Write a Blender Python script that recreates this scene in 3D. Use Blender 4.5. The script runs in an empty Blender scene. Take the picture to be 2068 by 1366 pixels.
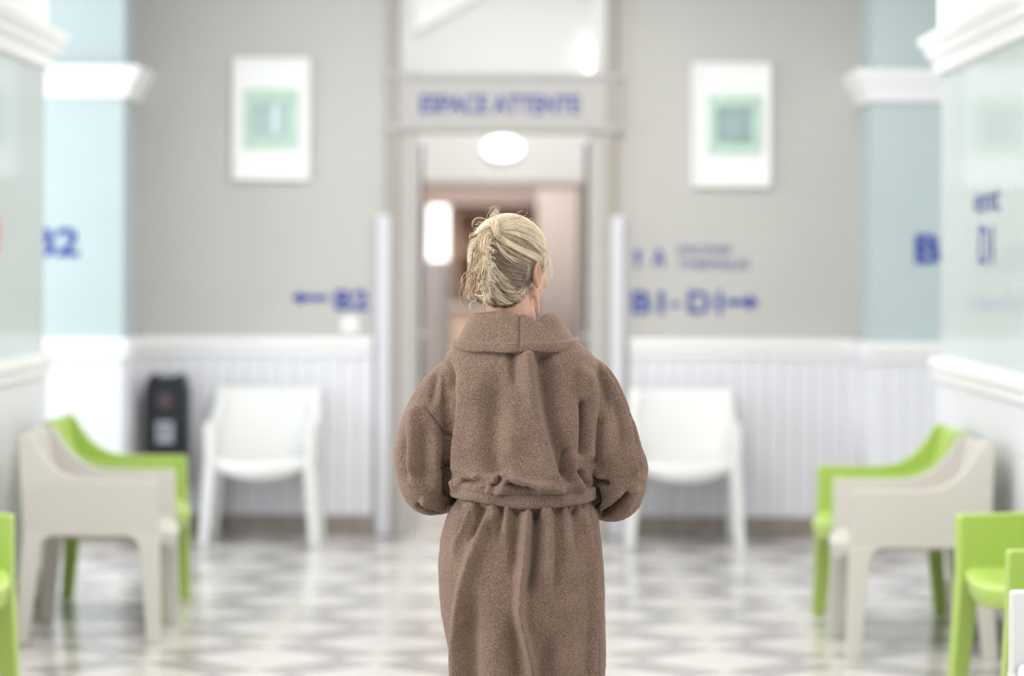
import bpy, bmesh, math, random
import numpy as np
from mathutils import Vector, Matrix
from mathutils.bvhtree import BVHTree

random.seed(7); rng = np.random.default_rng(7)
R = math.radians
scene = bpy.context.scene
C = scene.collection

# ------------------------------------------------------------------ camera
F, H_CAM, CX, HY, ROLL = 5450.0, 1.49, 1034.0, 525.0, 0.0052   # pixels of a 2068x1366 frame
PERSON_Y = 6.19
BACK_Y = 14.58
cam_d = bpy.data.cameras.new('camera'); cam = bpy.data.objects.new('camera', cam_d); C.objects.link(cam)
cam_d.sensor_width = 36.0; cam_d.lens = F/2068*36.0
cam_d.shift_y = -(683-HY)/2068
cam.matrix_world = Matrix.Translation((0, 0, H_CAM)) @ Matrix.Rotation(R(90), 4, 'X') @ Matrix.Rotation(ROLL, 4, 'Z')
cam_d.clip_end = 100
cam_d.dof.use_dof = True; cam_d.dof.focus_distance = PERSON_Y-0.06
cam_d.dof.aperture_fstop = (cam_d.lens/1000)/0.052
cam_d.dof.aperture_blades = 0
scene.camera = cam

# ------------------------------------------------------------------ world and lights
scene.view_settings.view_transform = 'Standard'; scene.view_settings.look = 'None'
scene.view_settings.gamma = 1.0; scene.view_settings.use_curve_mapping = False
scene.view_settings.exposure = 0.15
w = bpy.data.worlds.new('daylight'); scene.world = w; w.use_nodes = True
w.node_tree.nodes['Background'].inputs[0].default_value = (0.93, 0.96, 1.0, 1)
w.node_tree.nodes['Background'].inputs[1].default_value = 0.40

def area(name, loc, rot, sx, sy, power, col=(1, 1, 1)):
    d = bpy.data.lights.new(name, 'AREA'); d.shape = 'RECTANGLE'; d.size = sx; d.size_y = sy
    d.energy = power; d.color = col
    o = bpy.data.objects.new(name, d); C.objects.link(o)
    o.location = loc; o.rotation_euler = rot
    return o
# added area lights under the hall ceiling, no fixtures; middle one rims the shoulders
area('hall_ceiling_fill', (0, 4.2, 3.40), (0, 0, 0), 3.0, 1.0, 30, (1, .97, .93))
area('hall_ceiling_fill', (0, 8.2, 3.40), (0, 0, 0), 3.0, 1.0, 115, (1, .97, .93))
area('hall_ceiling_fill', (.35, 12.4, 3.40), (0, 0, 0), 2.6, 1.0, 74, (1, .98, .95))
# daylight through the left corridor window; added fill at the windowless right end
area('corridor_window_and_fill', (-4.25, 13.05, 1.85), (0, R(-90), 0), 2.2, 1.6, 80, (.90, .95, 1))
area('corridor_window_and_fill', (5.6, 13.05, 1.85), (0, R(90), 0), 2.2, 1.6, 42, (.90, .95, 1))
# added side lights at the hall wall openings, to shade the robe folds
area('hall_side_fill', (-2.70, 4.9, 1.95), (0, R(-90), 0), 2.0, 2.4, 90, (.93, .96, 1))
area('hall_side_fill', (2.70, 5.6, 1.95), (0, R(90), 0), 2.0, 1.6, 26, (.93, .96, 1))
# added area lights that brighten the rooms beyond the door
area('vestibule_fill_light', (0, 16.6, 3.75), (0, 0, 0), 1.6, 1.2, 70, (1, .98, .95))
area('reception_fill_light', (0, 21.2, 2.9), (0, 0, 0), 1.4, 2.4, 68, (1, .95, .89))

# ------------------------------------------------------------------ pixel helpers
def unroll(x, y):
    u, v = x-CX, y-HY
    return u*math.cos(ROLL)+v*math.sin(ROLL), -u*math.sin(ROLL)+v*math.cos(ROLL)
def P(x, y, Y):
    u, v = unroll(x, y)
    return Vector((u*Y/F, Y, H_CAM-v*Y/F))
def G(x, y):
    u, v = unroll(x, y)
    Y = F*H_CAM/v
    return Vector((u*Y/F, Y, 0))

# ------------------------------------------------------------------ materials
MATS = {}
def mat(name, col, rough=.5, metal=0., spec=.5, coat=0., sheen=0., emit=None, estr=0., var=0., vscale=8., bump=0., bscale=80., trans=0., sub=0.):
    if name in MATS: return MATS[name]
    m = bpy.data.materials.new(name); m.use_nodes = True; nt = m.node_tree; b = nt.nodes['Principled BSDF']
    b.inputs['Base Color'].default_value = (*col, 1); b.inputs['Roughness'].default_value = rough
    b.inputs['Metallic'].default_value = metal; b.inputs['Specular IOR Level'].default_value = spec
    b.inputs['Coat Weight'].default_value = coat; b.inputs['Coat Roughness'].default_value = .06
    b.inputs['Sheen Weight'].default_value = sheen; b.inputs['Sheen Roughness'].default_value = .6
    b.inputs['Transmission Weight'].default_value = trans
    b.inputs['Subsurface Weight'].default_value = sub; b.inputs['Subsurface Radius'].default_value = (.012, .005, .003)
    if emit:
        b.inputs['Emission Color'].default_value = (*emit, 1); b.inputs['Emission Strength'].default_value = estr
    tc = nt.nodes.new('ShaderNodeTexCoord')
    if var > 0:
        n = nt.nodes.new('ShaderNodeTexNoise'); n.inputs['Scale'].default_value = vscale; n.inputs['Detail'].default_value = 5
        nt.links.new(tc.outputs['Object'], n.inputs['Vector'])
        mp = nt.nodes.new('ShaderNodeMapRange'); mp.inputs[1].default_value = .3; mp.inputs[2].default_value = .7
        mp.inputs[3].default_value = 1-var; mp.inputs[4].default_value = 1+var
        nt.links.new(n.outputs['Fac'], mp.inputs[0])
        mx = nt.nodes.new('ShaderNodeVectorMath'); mx.operation = 'SCALE'; mx.inputs[0].default_value = col
        nt.links.new(mp.outputs[0], mx.inputs['Scale']); nt.links.new(mx.outputs[0], b.inputs['Base Color'])
    if bump > 0:
        n2 = nt.nodes.new('ShaderNodeTexNoise'); n2.inputs['Scale'].default_value = bscale; n2.inputs['Detail'].default_value = 4
        nt.links.new(tc.outputs['Object'], n2.inputs['Vector'])
        bp = nt.nodes.new('ShaderNodeBump'); bp.inputs['Strength'].default_value = bump; bp.inputs['Distance'].default_value = .002
        nt.links.new(n2.outputs['Fac'], bp.inputs['Height']); nt.links.new(bp.outputs[0], b.inputs['Normal'])
    MATS[name] = m; return m

GREY = mat('grey_wall_paint', (.50, .485, .465), .6, var=.02, vscale=2, bump=.1)
WHITE = mat('white_paint', (.86, .86, .86), .45, var=.01, vscale=3)
WBOARD = mat('white_board_paint', (.75, .75, .79), .4, var=.02, vscale=5)
PALE = mat('pale_aqua_gloss_panel', (.56, .64, .64), .22, coat=.6, var=.015, vscale=1.5)
AQUA = mat('aqua_wall_paint', (.455, .53, .54), .4, var=.02, vscale=2)
CEIL = mat('white_ceiling_paint', (.85, .85, .84), .7, var=.01)
STONE = mat('brown_grey_skirting_stone', (.30, .26, .235), .35, var=.18, vscale=9)
TRIMC = mat('warm_grey_door_paint', (.46, .442, .425), .45, var=.02, vscale=4)
TRIMD = mat('beige_trim_paint', (.37, .33, .29), .45, var=.03, vscale=4)
TLIGHT = mat('cream_floor_tile', (.60, .575, .545), .2, var=.05, vscale=6, spec=.6)
TGREY = mat('grey_floor_tile', (.335, .32, .312), .2, var=.08, vscale=6, spec=.6)
GROUT = mat('floor_grout', (.45, .43, .41), .7, var=.05)
BLUE = mat('blue_lettering', (.02, .05, .30), .5, var=.02)
RED = mat('faded_red_print', (.60, .42, .42), .5, var=.05)
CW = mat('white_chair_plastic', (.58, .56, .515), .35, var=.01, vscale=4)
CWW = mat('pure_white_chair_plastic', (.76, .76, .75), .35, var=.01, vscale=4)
CG = mat('lime_chair_plastic', (.40, .55, .125), .35, var=.02, vscale=4)
BLACK = mat('black_cover_plastic', (.012, .015, .02), .4, var=.1)
FRAMEW = mat('white_picture_frame', (.85, .85, .85), .4, var=.01)
GLASS = mat('window_glass', (.95, .97, .97), .03, trans=.92, spec=.4, var=.005)
RUBBER = mat('dark_rubber_seal', (.05, .045, .04), .6, var=.1)
WOOD = mat('brown_shelf_wood', (.50, .35, .25), .5, var=.25, vscale=4)
PEACH = mat('peach_counter_laminate', (.72, .57, .42), .45, var=.03)
LILAC = mat('lilac_white_paint', (.70, .66, .70), .6, var=.02)
CURT = mat('pinkish_white_curtain', (.52, .475, .45), .8, var=.03)
LAMPM = mat('lit_lamp_glass', (.95, .95, .95), .4, emit=(1, .98, .96), estr=2.6, var=.005)
WINLIT = mat('lit_frosted_window', (.95, .95, .95), .4, emit=(1, .98, .95), estr=2.4, var=.005)
GUARD = mat('pale_lilac_guard_plastic', (.66, .66, .71), .4, var=.01)
GLASS.node_tree.nodes['Principled BSDF'].inputs['IOR'].default_value = 1.06
METAL = mat('brushed_steel', (.6, .6, .6), .3, metal=1., var=.03)

# ------------------------------------------------------------------ mesh helpers
def link(name, me, m=None, parent=None):
    o = bpy.data.objects.new(name, me); C.objects.link(o)
    if m is not None and me is not None:
        me.materials.clear(); me.materials.append(m)
    if parent: o.parent = parent
    return o
def pyd(name, v, f, smooth=False):
    me = bpy.data.meshes.new(name); me.from_pydata([tuple(a) for a in v], [], [tuple(a) for a in f]); me.update()
    if smooth: me.polygons.foreach_set('use_smooth', [True]*len(me.polygons))
    return me
class MB:
    def __init__(s): s.v, s.f = [], []
    def add(s, v, f):
        n = len(s.v); s.v += [tuple(a) for a in v]; s.f += [tuple(i+n for i in a) for a in f]; return s
    def box(s, x0, x1, y0, y1, z0, z1):
        return s.add([(x0,y0,z0),(x1,y0,z0),(x1,y1,z0),(x0,y1,z0),(x0,y0,z1),(x1,y0,z1),(x1,y1,z1),(x0,y1,z1)],
                     [(0,3,2,1),(4,5,6,7),(0,1,5,4),(1,2,6,5),(2,3,7,6),(3,0,4,7)])
    def prism(s, poly, axis, a, b):
        """poly: 2D points; axis 'x','y','z' = extrusion axis from a to b"""
        n = len(poly)
        def p3(p, t): return {'x': (t, p[0], p[1]), 'y': (p[0], t, p[1]), 'z': (p[0], p[1], t)}[axis]
        v = [p3(p, a) for p in poly]+[p3(p, b) for p in poly]
        f = [tuple(range(n-1, -1, -1)), tuple(range(n, 2*n))]
        f += [(i, (i+1) % n, n+(i+1) % n, n+i) for i in range(n)]
        return s.add(v, f)
    def loft(s, rings, cap=True, closed=True):
        n = len(rings[0]); v = [p for r in rings for p in r]; f = []
        for i in range(len(rings)-1):
            for j in range(n if closed else n-1):
                k = (j+1) % n
                f.append((i*n+j, i*n+k, (i+1)*n+k, (i+1)*n+j))
        if cap and closed:
            f.append(tuple(range(n-1, -1, -1))); f.append(tuple((len(rings)-1)*n+j for j in range(n)))
        return s.add(v, f)
    def ellipsoid(s, c, r, M=None, nu=24, nv=14):
        rings = []
        for i in range(nv+1):
            ph = -math.pi/2+math.pi*i/nv
            ph = max(-math.pi/2+.02, min(math.pi/2-.02, ph))
            ring = []
            for j in range(nu):
                th = 2*math.pi*j/nu
                p = Vector((r[0]*math.cos(ph)*math.cos(th), r[1]*math.cos(ph)*math.sin(th), r[2]*math.sin(ph)))
                p = p+Vector(c)
                if M: p = M @ p
                ring.append(p)
            rings.append(ring)
        return s.loft(rings)
    def tube(s, pts, rad, n=12, M=None, cap=True, sq=None):
        pts = [Vector(p) for p in pts]; rings = []
        up = None
        for i, p in enumerate(pts):
            t = (pts[min(i+1, len(pts)-1)]-pts[max(i-1, 0)]).normalized()
            if up is None:
                up = t.cross(Vector((0, 1, 0)) if abs(t.y) < .9 else Vector((1, 0, 0))).normalized()
            else:
                up = (up-t*up.dot(t)).normalized()
            bi = t.cross(up); r = rad[i] if hasattr(rad, '__len__') else rad
            ring = []
            for j in range(n):
                a = 2*math.pi*j/n
                q = p+up*(math.cos(a)*r)+bi*(math.sin(a)*r)
                if M: q = M @ q
                ring.append(q)
            rings.append(ring)
        return s.loft(rings, cap)
    def capsule(s, a, b, ra, rb, M=None, n=12):
        a, b = Vector(a), Vector(b); d = (b-a).normalized(); pts, rs = [], []
        for k in range(4): 
            t = math.pi/2*(1-k/4); pts.append(a-d*ra*math.sin(t)*.98); rs.append(max(ra*math.cos(t), ra*.08))
        pts.append(a); rs.append(ra); pts.append(b); rs.append(rb)
        for k in range(1, 5):
            t = math.pi/2*(k/4); pts.append(b+d*rb*math.sin(t)*.98); rs.append(max(rb*math.cos(t), rb*.08))
        return s.tube(pts, rs, n, M)
    def mesh(s, name, smooth=False):
        me = pyd(name, s.v, s.f, smooth); return me
    def build(s, name, m, parent=None, smooth=False):
        me = s.mesh(name, smooth)
        bm = bmesh.new(); bm.from_mesh(me); bmesh.ops.recalc_face_normals(bm, faces=bm.faces); bm.to_mesh(me); bm.free()
        return link(name, me, m, parent)
def bevel(o, w=.006, seg=2, ang=35):
    b = o.modifiers.new('bevel', 'BEVEL'); b.width = w; b.segments = seg; b.limit_method = 'ANGLE'; b.angle_limit = R(ang)
    return o
def tag(o, label=None, cat=None, group=None, kind=None):
    if label: o['label'] = label
    if cat: o['category'] = cat
    if group: o['group'] = group
    if kind: o['kind'] = kind
    return o
def struct(name, mb, m, label=None, parent=None, bev=0):
    o = mb.build(name, m, parent)
    if bev: bevel(o, bev)
    if not parent: tag(o, label, None, None, 'structure')
    return o
def empty(name, loc=(0, 0, 0), rz=0):
    o = bpy.data.objects.new(name, None); C.objects.link(o); o.location = loc; o.rotation_euler = (0, 0, rz); o.empty_display_size = .1
    return o
def remeshed(mb, vox, smooth_it=4, name='m'):
    me = mb.mesh(name); o = bpy.data.objects.new(name, me); C.objects.link(o)
    bm = bmesh.new(); bm.from_mesh(me); bmesh.ops.recalc_face_normals(bm, faces=bm.faces); bm.to_mesh(me); bm.free()
    r = o.modifiers.new('r', 'REMESH'); r.mode = 'VOXEL'; r.voxel_size = vox
    if smooth_it:
        s = o.modifiers.new('s', 'SMOOTH'); s.factor = .5; s.iterations = smooth_it
    dg = bpy.context.evaluated_depsgraph_get(); dg.update()
    out = bpy.data.meshes.new_from_object(o.evaluated_get(dg))
    bpy.data.objects.remove(o); bpy.data.meshes.remove(me)
    return out
def text_mesh(body, x0, x1, z0, z1, bold=.0, ext=.0015):
    cu = bpy.data.curves.new('t', 'FONT'); cu.body = body; cu.size = 1; cu.offset = bold; cu.extrude = 0.001; cu.resolution_u = 4
    o = bpy.data.objects.new('t', cu); C.objects.link(o)
    dg = bpy.context.evaluated_depsgraph_get(); dg.update()
    me = bpy.data.meshes.new_from_object(o.evaluated_get(dg)); bpy.data.objects.remove(o); bpy.data.curves.remove(cu)
    n = len(me.vertices); co = np.empty(n*3); me.vertices.foreach_get('co', co); co = co.reshape(n, 3)
    lo, hi = co.min(0), co.max(0)
    out = np.zeros_like(co)
    out[:, 0] = x0+(co[:, 0]-lo[0])/(hi[0]-lo[0])*(x1-x0)
    out[:, 2] = z0+(co[:, 1]-lo[1])/(hi[1]-lo[1])*(z1-z0)
    out[:, 1] = -np.where(co[:, 2] > 0, ext, 0)
    me.vertices.foreach_set('co', out.ravel()); me.update()
    return me

# ================================================================== STRUCTURE
ZC = 3.5
XL, XR = -2.09, 1.914          # pier faces
XBL, XBR = -2.03, 1.875        # door bay
PY0, PY1 = 9.9, 12.05          # pier extent in depth
CBY = 14.08                    # back wall of the cross corridor
ZD = 1.067                     # dado height
ZK0, ZK1 = 2.325, 2.49         # cornice

floor = struct('floor', MB().box(-6, 6, -1, 24.4, -.06, -.012), GROUT, 'floor of large cream tiles set on the diagonal with grey bands')
# ---- tiles: cream squares, grey strips between them, small cream squares at the crossings
HH = .6/math.sqrt(2)
b0 = G(531, 1330)
def tile_mesh(name, a, b, m):
    g = .0015; mb = MB().box(-a/2+g, a/2-g, -b/2+g, b/2-g, -.012, 0)
    me = mb.mesh(name); me.materials.append(m); return me
tmB = tile_mesh('large_cream_tile', .4, .4, TLIGHT); tmS = tile_mesh('small_cream_tile', .2, .2, TLIGHT)
tmG1 = tile_mesh('grey_tile', .2, .4, TGREY)
def in_view(x, y):
    return 9.3 < y < 14.75 and abs(x) < .195*y+.25 and -2.6 < x < 2.45
def on_floor(x, y):
    if y < -.6 or y > 15.2: return False
    if y < PY0: return abs(x) < 2.75
    if y < PY1: return XL-.15 < x < XR+.15
    if y < CBY+.1: return abs(x) < 3.4
    return XBL-.1 < x < XBR+.1
rest = MB(); restg = MB()
ca = math.cos(math.pi/4)
for i in range(-30, 40):
    for j in range(-30, 40):
        bx, by = b0.x+(i+j)*HH, b0.y+(i-j)*HH
        for kind, dx, dy, rot in (('B', 0, 0, 45), ('S', HH, 0, 45), ('G', HH/2, HH/2, 45), ('G', HH/2, -HH/2, -45)):
            x, y = bx+dx, by+dy
            if not on_floor(x, y): continue
            if in_view(x, y):
                me = {'B': tmB, 'S': tmS, 'G': tmG1}[kind]
                o = bpy.data.objects.new(me.name, me); C.objects.link(o); o.parent = floor
                o.location = (x, y, random.uniform(-.0004, .0004)); o.rotation_euler = (random.uniform(-.0012, .0012), random.uniform(-.0012, .0012), R(rot))
            else:
                a, b = {'B': (.4, .4), 'S': (.2, .2), 'G': (.2, .4)}[kind]
                cr, sr = math.cos(R(rot)), math.sin(R(rot)); g = .0015
                cs = [(-a/2+g, -b/2+g), (a/2-g, -b/2+g), (a/2-g, b/2-g), (-a/2+g, b/2-g)]
                (restg if kind == 'G' else rest).prism([(x+p*cr-q*sr, y+p*sr+q*cr) for p, q in cs], 'z', -.012, 0)
tag(rest.build('cream_tiles', TLIGHT, floor), kind='stuff')
tag(restg.build('grey_tiles', TGREY, floor), kind='stuff')

def wx(x): return (x-CX)*BACK_Y/F
def wz(y, x=CX):
    u, v = unroll(x, y); return H_CAM-v*BACK_Y/F
DX0, DX1 = -.665, .555          # door frame outer
wallb = MB().box(XBL-.2, DX0, BACK_Y, BACK_Y+.25, 0, ZC).box(DX1, XBR+.2, BACK_Y, BACK_Y+.25, 0, ZC).box(DX0, DX1, BACK_Y, BACK_Y+.25, 3.28, ZC)
wall_back = struct('wall_back', wallb, GREY, 'grey painted end wall around the door with white boarded dado')
wl = struct('wall_left_corridor', MB().box(-6, XBL, CBY, BACK_Y+.25, 0, ZC), AQUA, 'pale aqua wall face lettered B2 beside the grey end wall')
wr = struct('wall_right_corridor', MB().box(XBR, 6, CBY, BACK_Y+.25, 0, ZC), AQUA, 'shaded aqua wall face lettered B beside the grey end wall')
pl = struct('wall_left_pier', MB().box(-2.75, XL, PY0, PY1, 0, ZC), PALE, 'glossy pale pier behind the white and green armchairs facing the D1 pier')
pr = struct('wall_right_pier', MB().box(XR, 2.75, PY0, PY1, 0, ZC), PALE, 'glossy pale pier lettered D1')
struct('wall_left_hall', MB().box(-3.0, -2.75, -1, 3.6, 0, ZC).box(-3.0, -2.75, 6.2, PY1, 0, ZC).box(-3.0, -2.75, 3.6, 6.2, 0, .85).box(-3.0, -2.75, 3.6, 6.2, 3.05, ZC), WHITE, 'white side wall of the hall')
struct('wall_right_hall', MB().box(2.75, 3.0, -1, 4.7, 0, ZC).box(2.75, 3.0, 6.5, PY1, 0, ZC).box(2.75, 3.0, 4.7, 6.5, 0, .85).box(2.75, 3.0, 4.7, 6.5, 3.05, ZC), WHITE, 'white side wall of the hall')
struct('wall_left_cross', MB().box(-4.5, -3.0, PY1-.25, PY1, 0, ZC), WHITE, 'near wall of the side corridor')
struct('wall_right_cross', MB().box(3.0, 6.0, PY1-.25, PY1, 0, ZC), WHITE, 'near wall of the side corridor')
struct('wall_left_end', MB().box(-4.5, -4.3, PY1, CBY, 0, .7).box(-4.5, -4.3, PY1, CBY, 3.0, ZC).box(-4.5, -4.3, PY1, 12.2, .7, 3.0).box(-4.5, -4.3, 13.9, CBY, .7, 3.0), WHITE, 'end wall of the corridor with a tall window')
wn = struct('window_1', MB().box(-4.47, -4.40, 12.2, 12.26, .7, 3).box(-4.47, -4.40, 13.84, 13.9, .7, 3).box(-4.47, -4.40, 12.2, 13.9, .7, .76).box(-4.47, -4.40, 12.2, 13.9, 2.94, 3).box(-4.47, -4.4, 13.02, 13.08, .7, 3), WHITE, 'tall window at the end of the corridor')
struct('wall_right_end', MB().box(5.8, 6.0, PY1, CBY, 0, ZC), WHITE, 'end wall of the corridor')
struct('ceiling', MB().box(-4.5, 6, -1, BACK_Y+.25, ZC, ZC+.15), CEIL, 'plain white ceiling')

# ---- boards of the dado (each its own piece), rails, cornices, skirting
def dado(parent, a, b, axis, face, d, skirt=.11, n_w=.085, cap_ext=(0, 0), sides=None):
    """boards along axis ('x' at y=face, or 'y' at x=face); d = +-1 outward normal sign"""
    n = max(1, round((b-a)/n_w)); wv = (b-a)/n; g = .0012; th = .016
    mb = MB()
    if axis == 'x': mb.prism([(-wv/2+g, 0), (-wv/2+g, d*th*.75), (-wv/2+g+.004, d*th), (wv/2-g-.004, d*th), (wv/2-g, d*th*.75), (wv/2-g, 0)], 'z', skirt, ZD-.05)
    else: mb.prism([(0, -wv/2+g), (d*th*.75, -wv/2+g), (d*th, -wv/2+g+.004), (d*th, wv/2-g-.004), (d*th*.75, wv/2-g), (0, wv/2-g)], 'z', skirt, ZD-.05)
    me = None
    for k in range(n):
        c = a+wv*(k+.5)
        if me is None: o = mb.build('board', WBOARD, parent); me = o.data
        else: o = link('board', me, None, parent)
        o.location = (c, face, 0) if axis == 'x' else (face, c, 0)
    def strip(name, t0, t1, z0, z1, m):
        a2, b2 = a-cap_ext[0], b+cap_ext[1]
        if axis == 'x': mbb = MB().box(a2, b2, min(face+d*t0, face+d*t1), max(face+d*t0, face+d*t1), z0, z1)
        else: mbb = MB().box(min(face+d*t0, face+d*t1), max(face+d*t0, face+d*t1), a2, b2, z0, z1)
        return bevel(mbb.build(name, m, parent), .006)
    strip('dado_rail', 0, .045, ZD-.05, ZD, WHITE)
    strip('rail_moulding', 0, .03, ZD-.10, ZD-.05, WHITE)
    # skirting stones
    m = max(1, round((b-a)/.42)); sw = (b-a)/m
    for k in range(m):
        q0, q1 = a+sw*k+.001, a+sw*(k+1)-.001
        mb = MB().box(q0, q1, min(face, face+d*.024), max(face, face+d*.024), 0, skirt) if axis == 'x' else MB().box(min(face, face+d*.024), max(face, face+d*.024), q0, q1, 0, skirt)
        bevel(mb.build('skirting_stone', STONE, parent), .003)
dado(wall_back, XBL, DX0-.08, 'x', BACK_Y, -1)
dado(wall_back, DX1+.08, XBR, 'x', BACK_Y, -1)
dado(wl, -3.2, XBL, 'x', CBY, -1, cap_ext=(0, .03))
dado(wr, XBR, 3.0, 'x', CBY, -1, cap_ext=(.03, 0))
dado(wl, CBY, BACK_Y, 'y', XBL, 1)
dado(wr, CBY, BACK_Y, 'y', XBR, -1)
dado(pl, PY0, PY1, 'y', XL, 1, cap_ext=(0, .03))
dado(pr, PY0, PY1, 'y', XR, -1, cap_ext=(0, .03))
dado(pl, -2.74, XL, 'x', PY0, -1, cap_ext=(0, .03))
dado(pr, XR, 2.74, 'x', PY0, -1, cap_ext=(.03, 0))
MB().box(-2.745, XL+.012, PY0-.012, PY1+.012, ZK1, ZC-.002).build('upper_wall_lit_white', WHITE, pl)  # white colour stands in for strong light on the upper pier
MB().box(XR-.012, 2.745, PY0-.012, PY1+.012, ZK1, ZC-.002).build('upper_wall_lit_white', WHITE, pr)  # same white stand-in for the light above this cornice

def cornice(name, parent, pts_outer, label=None):
    """pts_outer: plan polyline (closed footprint of the wall top) swept by a stepped profile, as stacked offset slabs"""
    pass
def cornice_box(parent, x0, x1, y0, y1, ex):
    """stepped moulding round a rectangular footprint; ex = (left, right, front, back) booleans for projecting"""
    prof = [(ZK0, .0), (ZK0+.005, .028), (ZK0+.03, .032), (ZK0+.06, .042), (ZK0+.075, .06), (ZK0+.10, .066), (ZK0+.125, .085), (ZK0+.15, .095), (ZK1, .095)]
    rings = []
    for z, e in prof+[(ZK1+.006, 0.)]:
        e = e-.003
        rings.append([(x0-e*ex[0], y0-e*ex[2], z), (x1+e*ex[1], y0-e*ex[2], z), (x1+e*ex[1], y1+e*ex[3], z), (x0-e*ex[0], y1+e*ex[3], z)])
    o = MB().loft(rings).build('cornice', WHITE, parent); return bevel(o, .004)
cornice_box(pl, -2.74, XL, PY0, PY1, (0, 1, 1, 1))
cornice_box(pr, XR, 2.74, PY0, PY1, (1, 0, 1, 1))
cornice_box(wl, -3.4, XBL, CBY, BACK_Y+.02, (0, 1, 1, 0))
cornice_box(wr, XBR, 3.2, CBY, BACK_Y+.02, (1, 0, 1, 0))
# arched soffit over the right side corridor
arc = [(XR+.16, ZC-.02)]+[(XR+.12+1.25*math.sin(t), 3.02-.62*(1-math.cos(t))) for t in np.linspace(0, 1.25, 12)]+[(XR+1.5, ZC-.02)]
tag(MB().prism(arc, 'y', 12.6, 13.2).build('trim_1', TRIMC), 'grey arch soffit over the side corridor', None, None, 'structure')

# ---- door surround
YF = BACK_Y-.03
ZT0 = wz(155); ZT1 = wz(258)
surround = MB().box(DX0, DX0+.05, YF-.02, BACK_Y+.26, 0, 3.28).box(DX1-.05, DX1, YF-.02, BACK_Y+.26, 0, 3.28)
trim = struct('trim_2', surround, TRIMD, 'beige edge trim of the door surround', bev=.006)
MB().box(DX0+.05, DX0+.135, YF, BACK_Y+.25, 0, ZT1).build('jamb', TRIMC, trim)
MB().box(DX1-.135, DX1-.05, YF, BACK_Y+.25, 0, ZT1).build('jamb', TRIMC, trim)
hp = bevel(MB().box(DX0-.005, DX1+.03, YF-.012, BACK_Y+.25, ZT1, ZT0).build('header_panel', TRIMC, trim), .006)
bevel(MB().box(DX0-.01, DX1+.035, YF-.03, BACK_Y+.25, ZT0-.012, ZT0+.018).build('header_moulding', TRIMC, trim), .006)
bevel(MB().box(DX0-.01, DX1+.035, YF-.03, BACK_Y+.25, ZT1-.022, ZT1+.012).build('header_moulding', TRIMC, trim), .006)
# transom window
win = struct('window_2', MB().box(DX0+.05, DX0+.135, BACK_Y+.08, BACK_Y+.14, ZT0+.018, 3.28).box(DX1-.12, DX1-.05, BACK_Y+.08, BACK_Y+.14, ZT0+.018, 3.28), WHITE, 'transom window above the lettered door header')
MB().box(DX0+.135, DX1-.12, BACK_Y+.105, BACK_Y+.112, ZT0+.018, 3.28).build('pane', GLASS, win)
# door leaves folded back into the vestibule
def leaf(name, x0, x1, y0, y1, lab, sealx):
    o = tag(bevel(MB().box(x0, x1, y0, y1, .01, 2.17).build(name, WHITE if x0 < 0 else TRIMC), .004), lab, None, None, 'structure')
    MB().box(sealx[0], sealx[1], y1, y1+.02, .01, 2.17).build('edge_seal', RUBBER, o)
    for z in (.35, 1.1, 1.85): MB().tube([(x0 if x0 > 0 else x1, y0-.008, z-.05), (x0 if x0 > 0 else x1, y0-.008, z+.05)], .008, 8).build('hinge', METAL, o)
    hx = x1 if x0 < 0 else x0; sg = 1 if x0 < 0 else -1
    MB().tube([(hx, y1-.1, 1.05), (hx+sg*.05, y1-.1, 1.05), (hx+sg*.05, y1-.22, 1.05)], .009, 8).build('handle', METAL, o)
    return o
leaf('door_1', -.585, -.54, BACK_Y+.28, BACK_Y+1.25, 'white open door leaf folded back behind the jamb near the B2 arrow', (-.585, -.525))
leaf('door_2', .435, .47, BACK_Y+.28, BACK_Y+1.1, 'grey open door leaf folded back behind the jamb near the D1 arrow', (.42, .47))
# white edge guards against the wall beside the surround
for (xa, xb, lab) in ((762, 789, 'tall white guard strip standing beside the door next to the B2 arrow'), (1234, 1259, 'tall white guard strip standing beside the door next to the B1 lettering')):
    X0, X1 = wx(xa), wx(xb); zt = wz(436)
    g = empty('edge_guard', ((X0+X1)/2, BACK_Y-.06, 0)); tag(g, lab, 'guard strip', 'white guard strips at the door')
    wv = (X1-X0)/2
    bevel(MB().box(-wv, wv, 0, .06, 0, zt).build('guard_profile', GUARD, g), .008)
    MB().box(-wv*.5, wv*.5, -.004, 0, .02, zt-.02).build('centre_rib', GUARD, g)

# ---- vestibule and reception beyond the door
VY = 18.4; sV = F/VY
def vx(x, Y=VY): return (x-CX)*Y/F
def vz(y, Y=VY): return H_CAM-(y-HY)*Y/F
vx0, vx1, vzt = vx(846), vx(1166), vz(374)
struct('wall_vestibule', MB().box(-1.9, vx0, VY, VY+.2, 0, 4.2).box(vx1, 1.9, VY, VY+.2, 0, 4.2).box(vx0, vx1, VY, VY+.2, vzt, 4.2), mat('vestibule_white_paint', (.66, .66, .65), .6, var=.01), 'off-white vestibule wall above the inner doorway')
tag(bevel(MB().box(vx0-.05, vx1+.05, VY-.03, VY+.2, vzt-.02, vzt+.03).box(vx0-.05, vx0, VY-.03, VY+.2, 0, vzt).box(vx1, vx1+.05, VY-.03, VY+.2, 0, vzt).build('trim_3', TRIMD), .005), 'beige frame of the inner doorway', None, None, 'structure')
struct('wall_vestibule_left', MB().box(-1.9, -1.7, BACK_Y+.25, VY, 0, 4.2), WHITE, 'side wall of the vestibule')
struct('wall_vestibule_right', MB().box(1.7, 1.9, BACK_Y+.25, VY, 0, 4.2), WHITE, 'side wall of the vestibule')
struct('ceiling_vestibule', MB().box(-1.9, 1.9, BACK_Y+.25, VY+.2, 4.2, 4.3), CEIL, 'ceiling of the vestibule')
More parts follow.
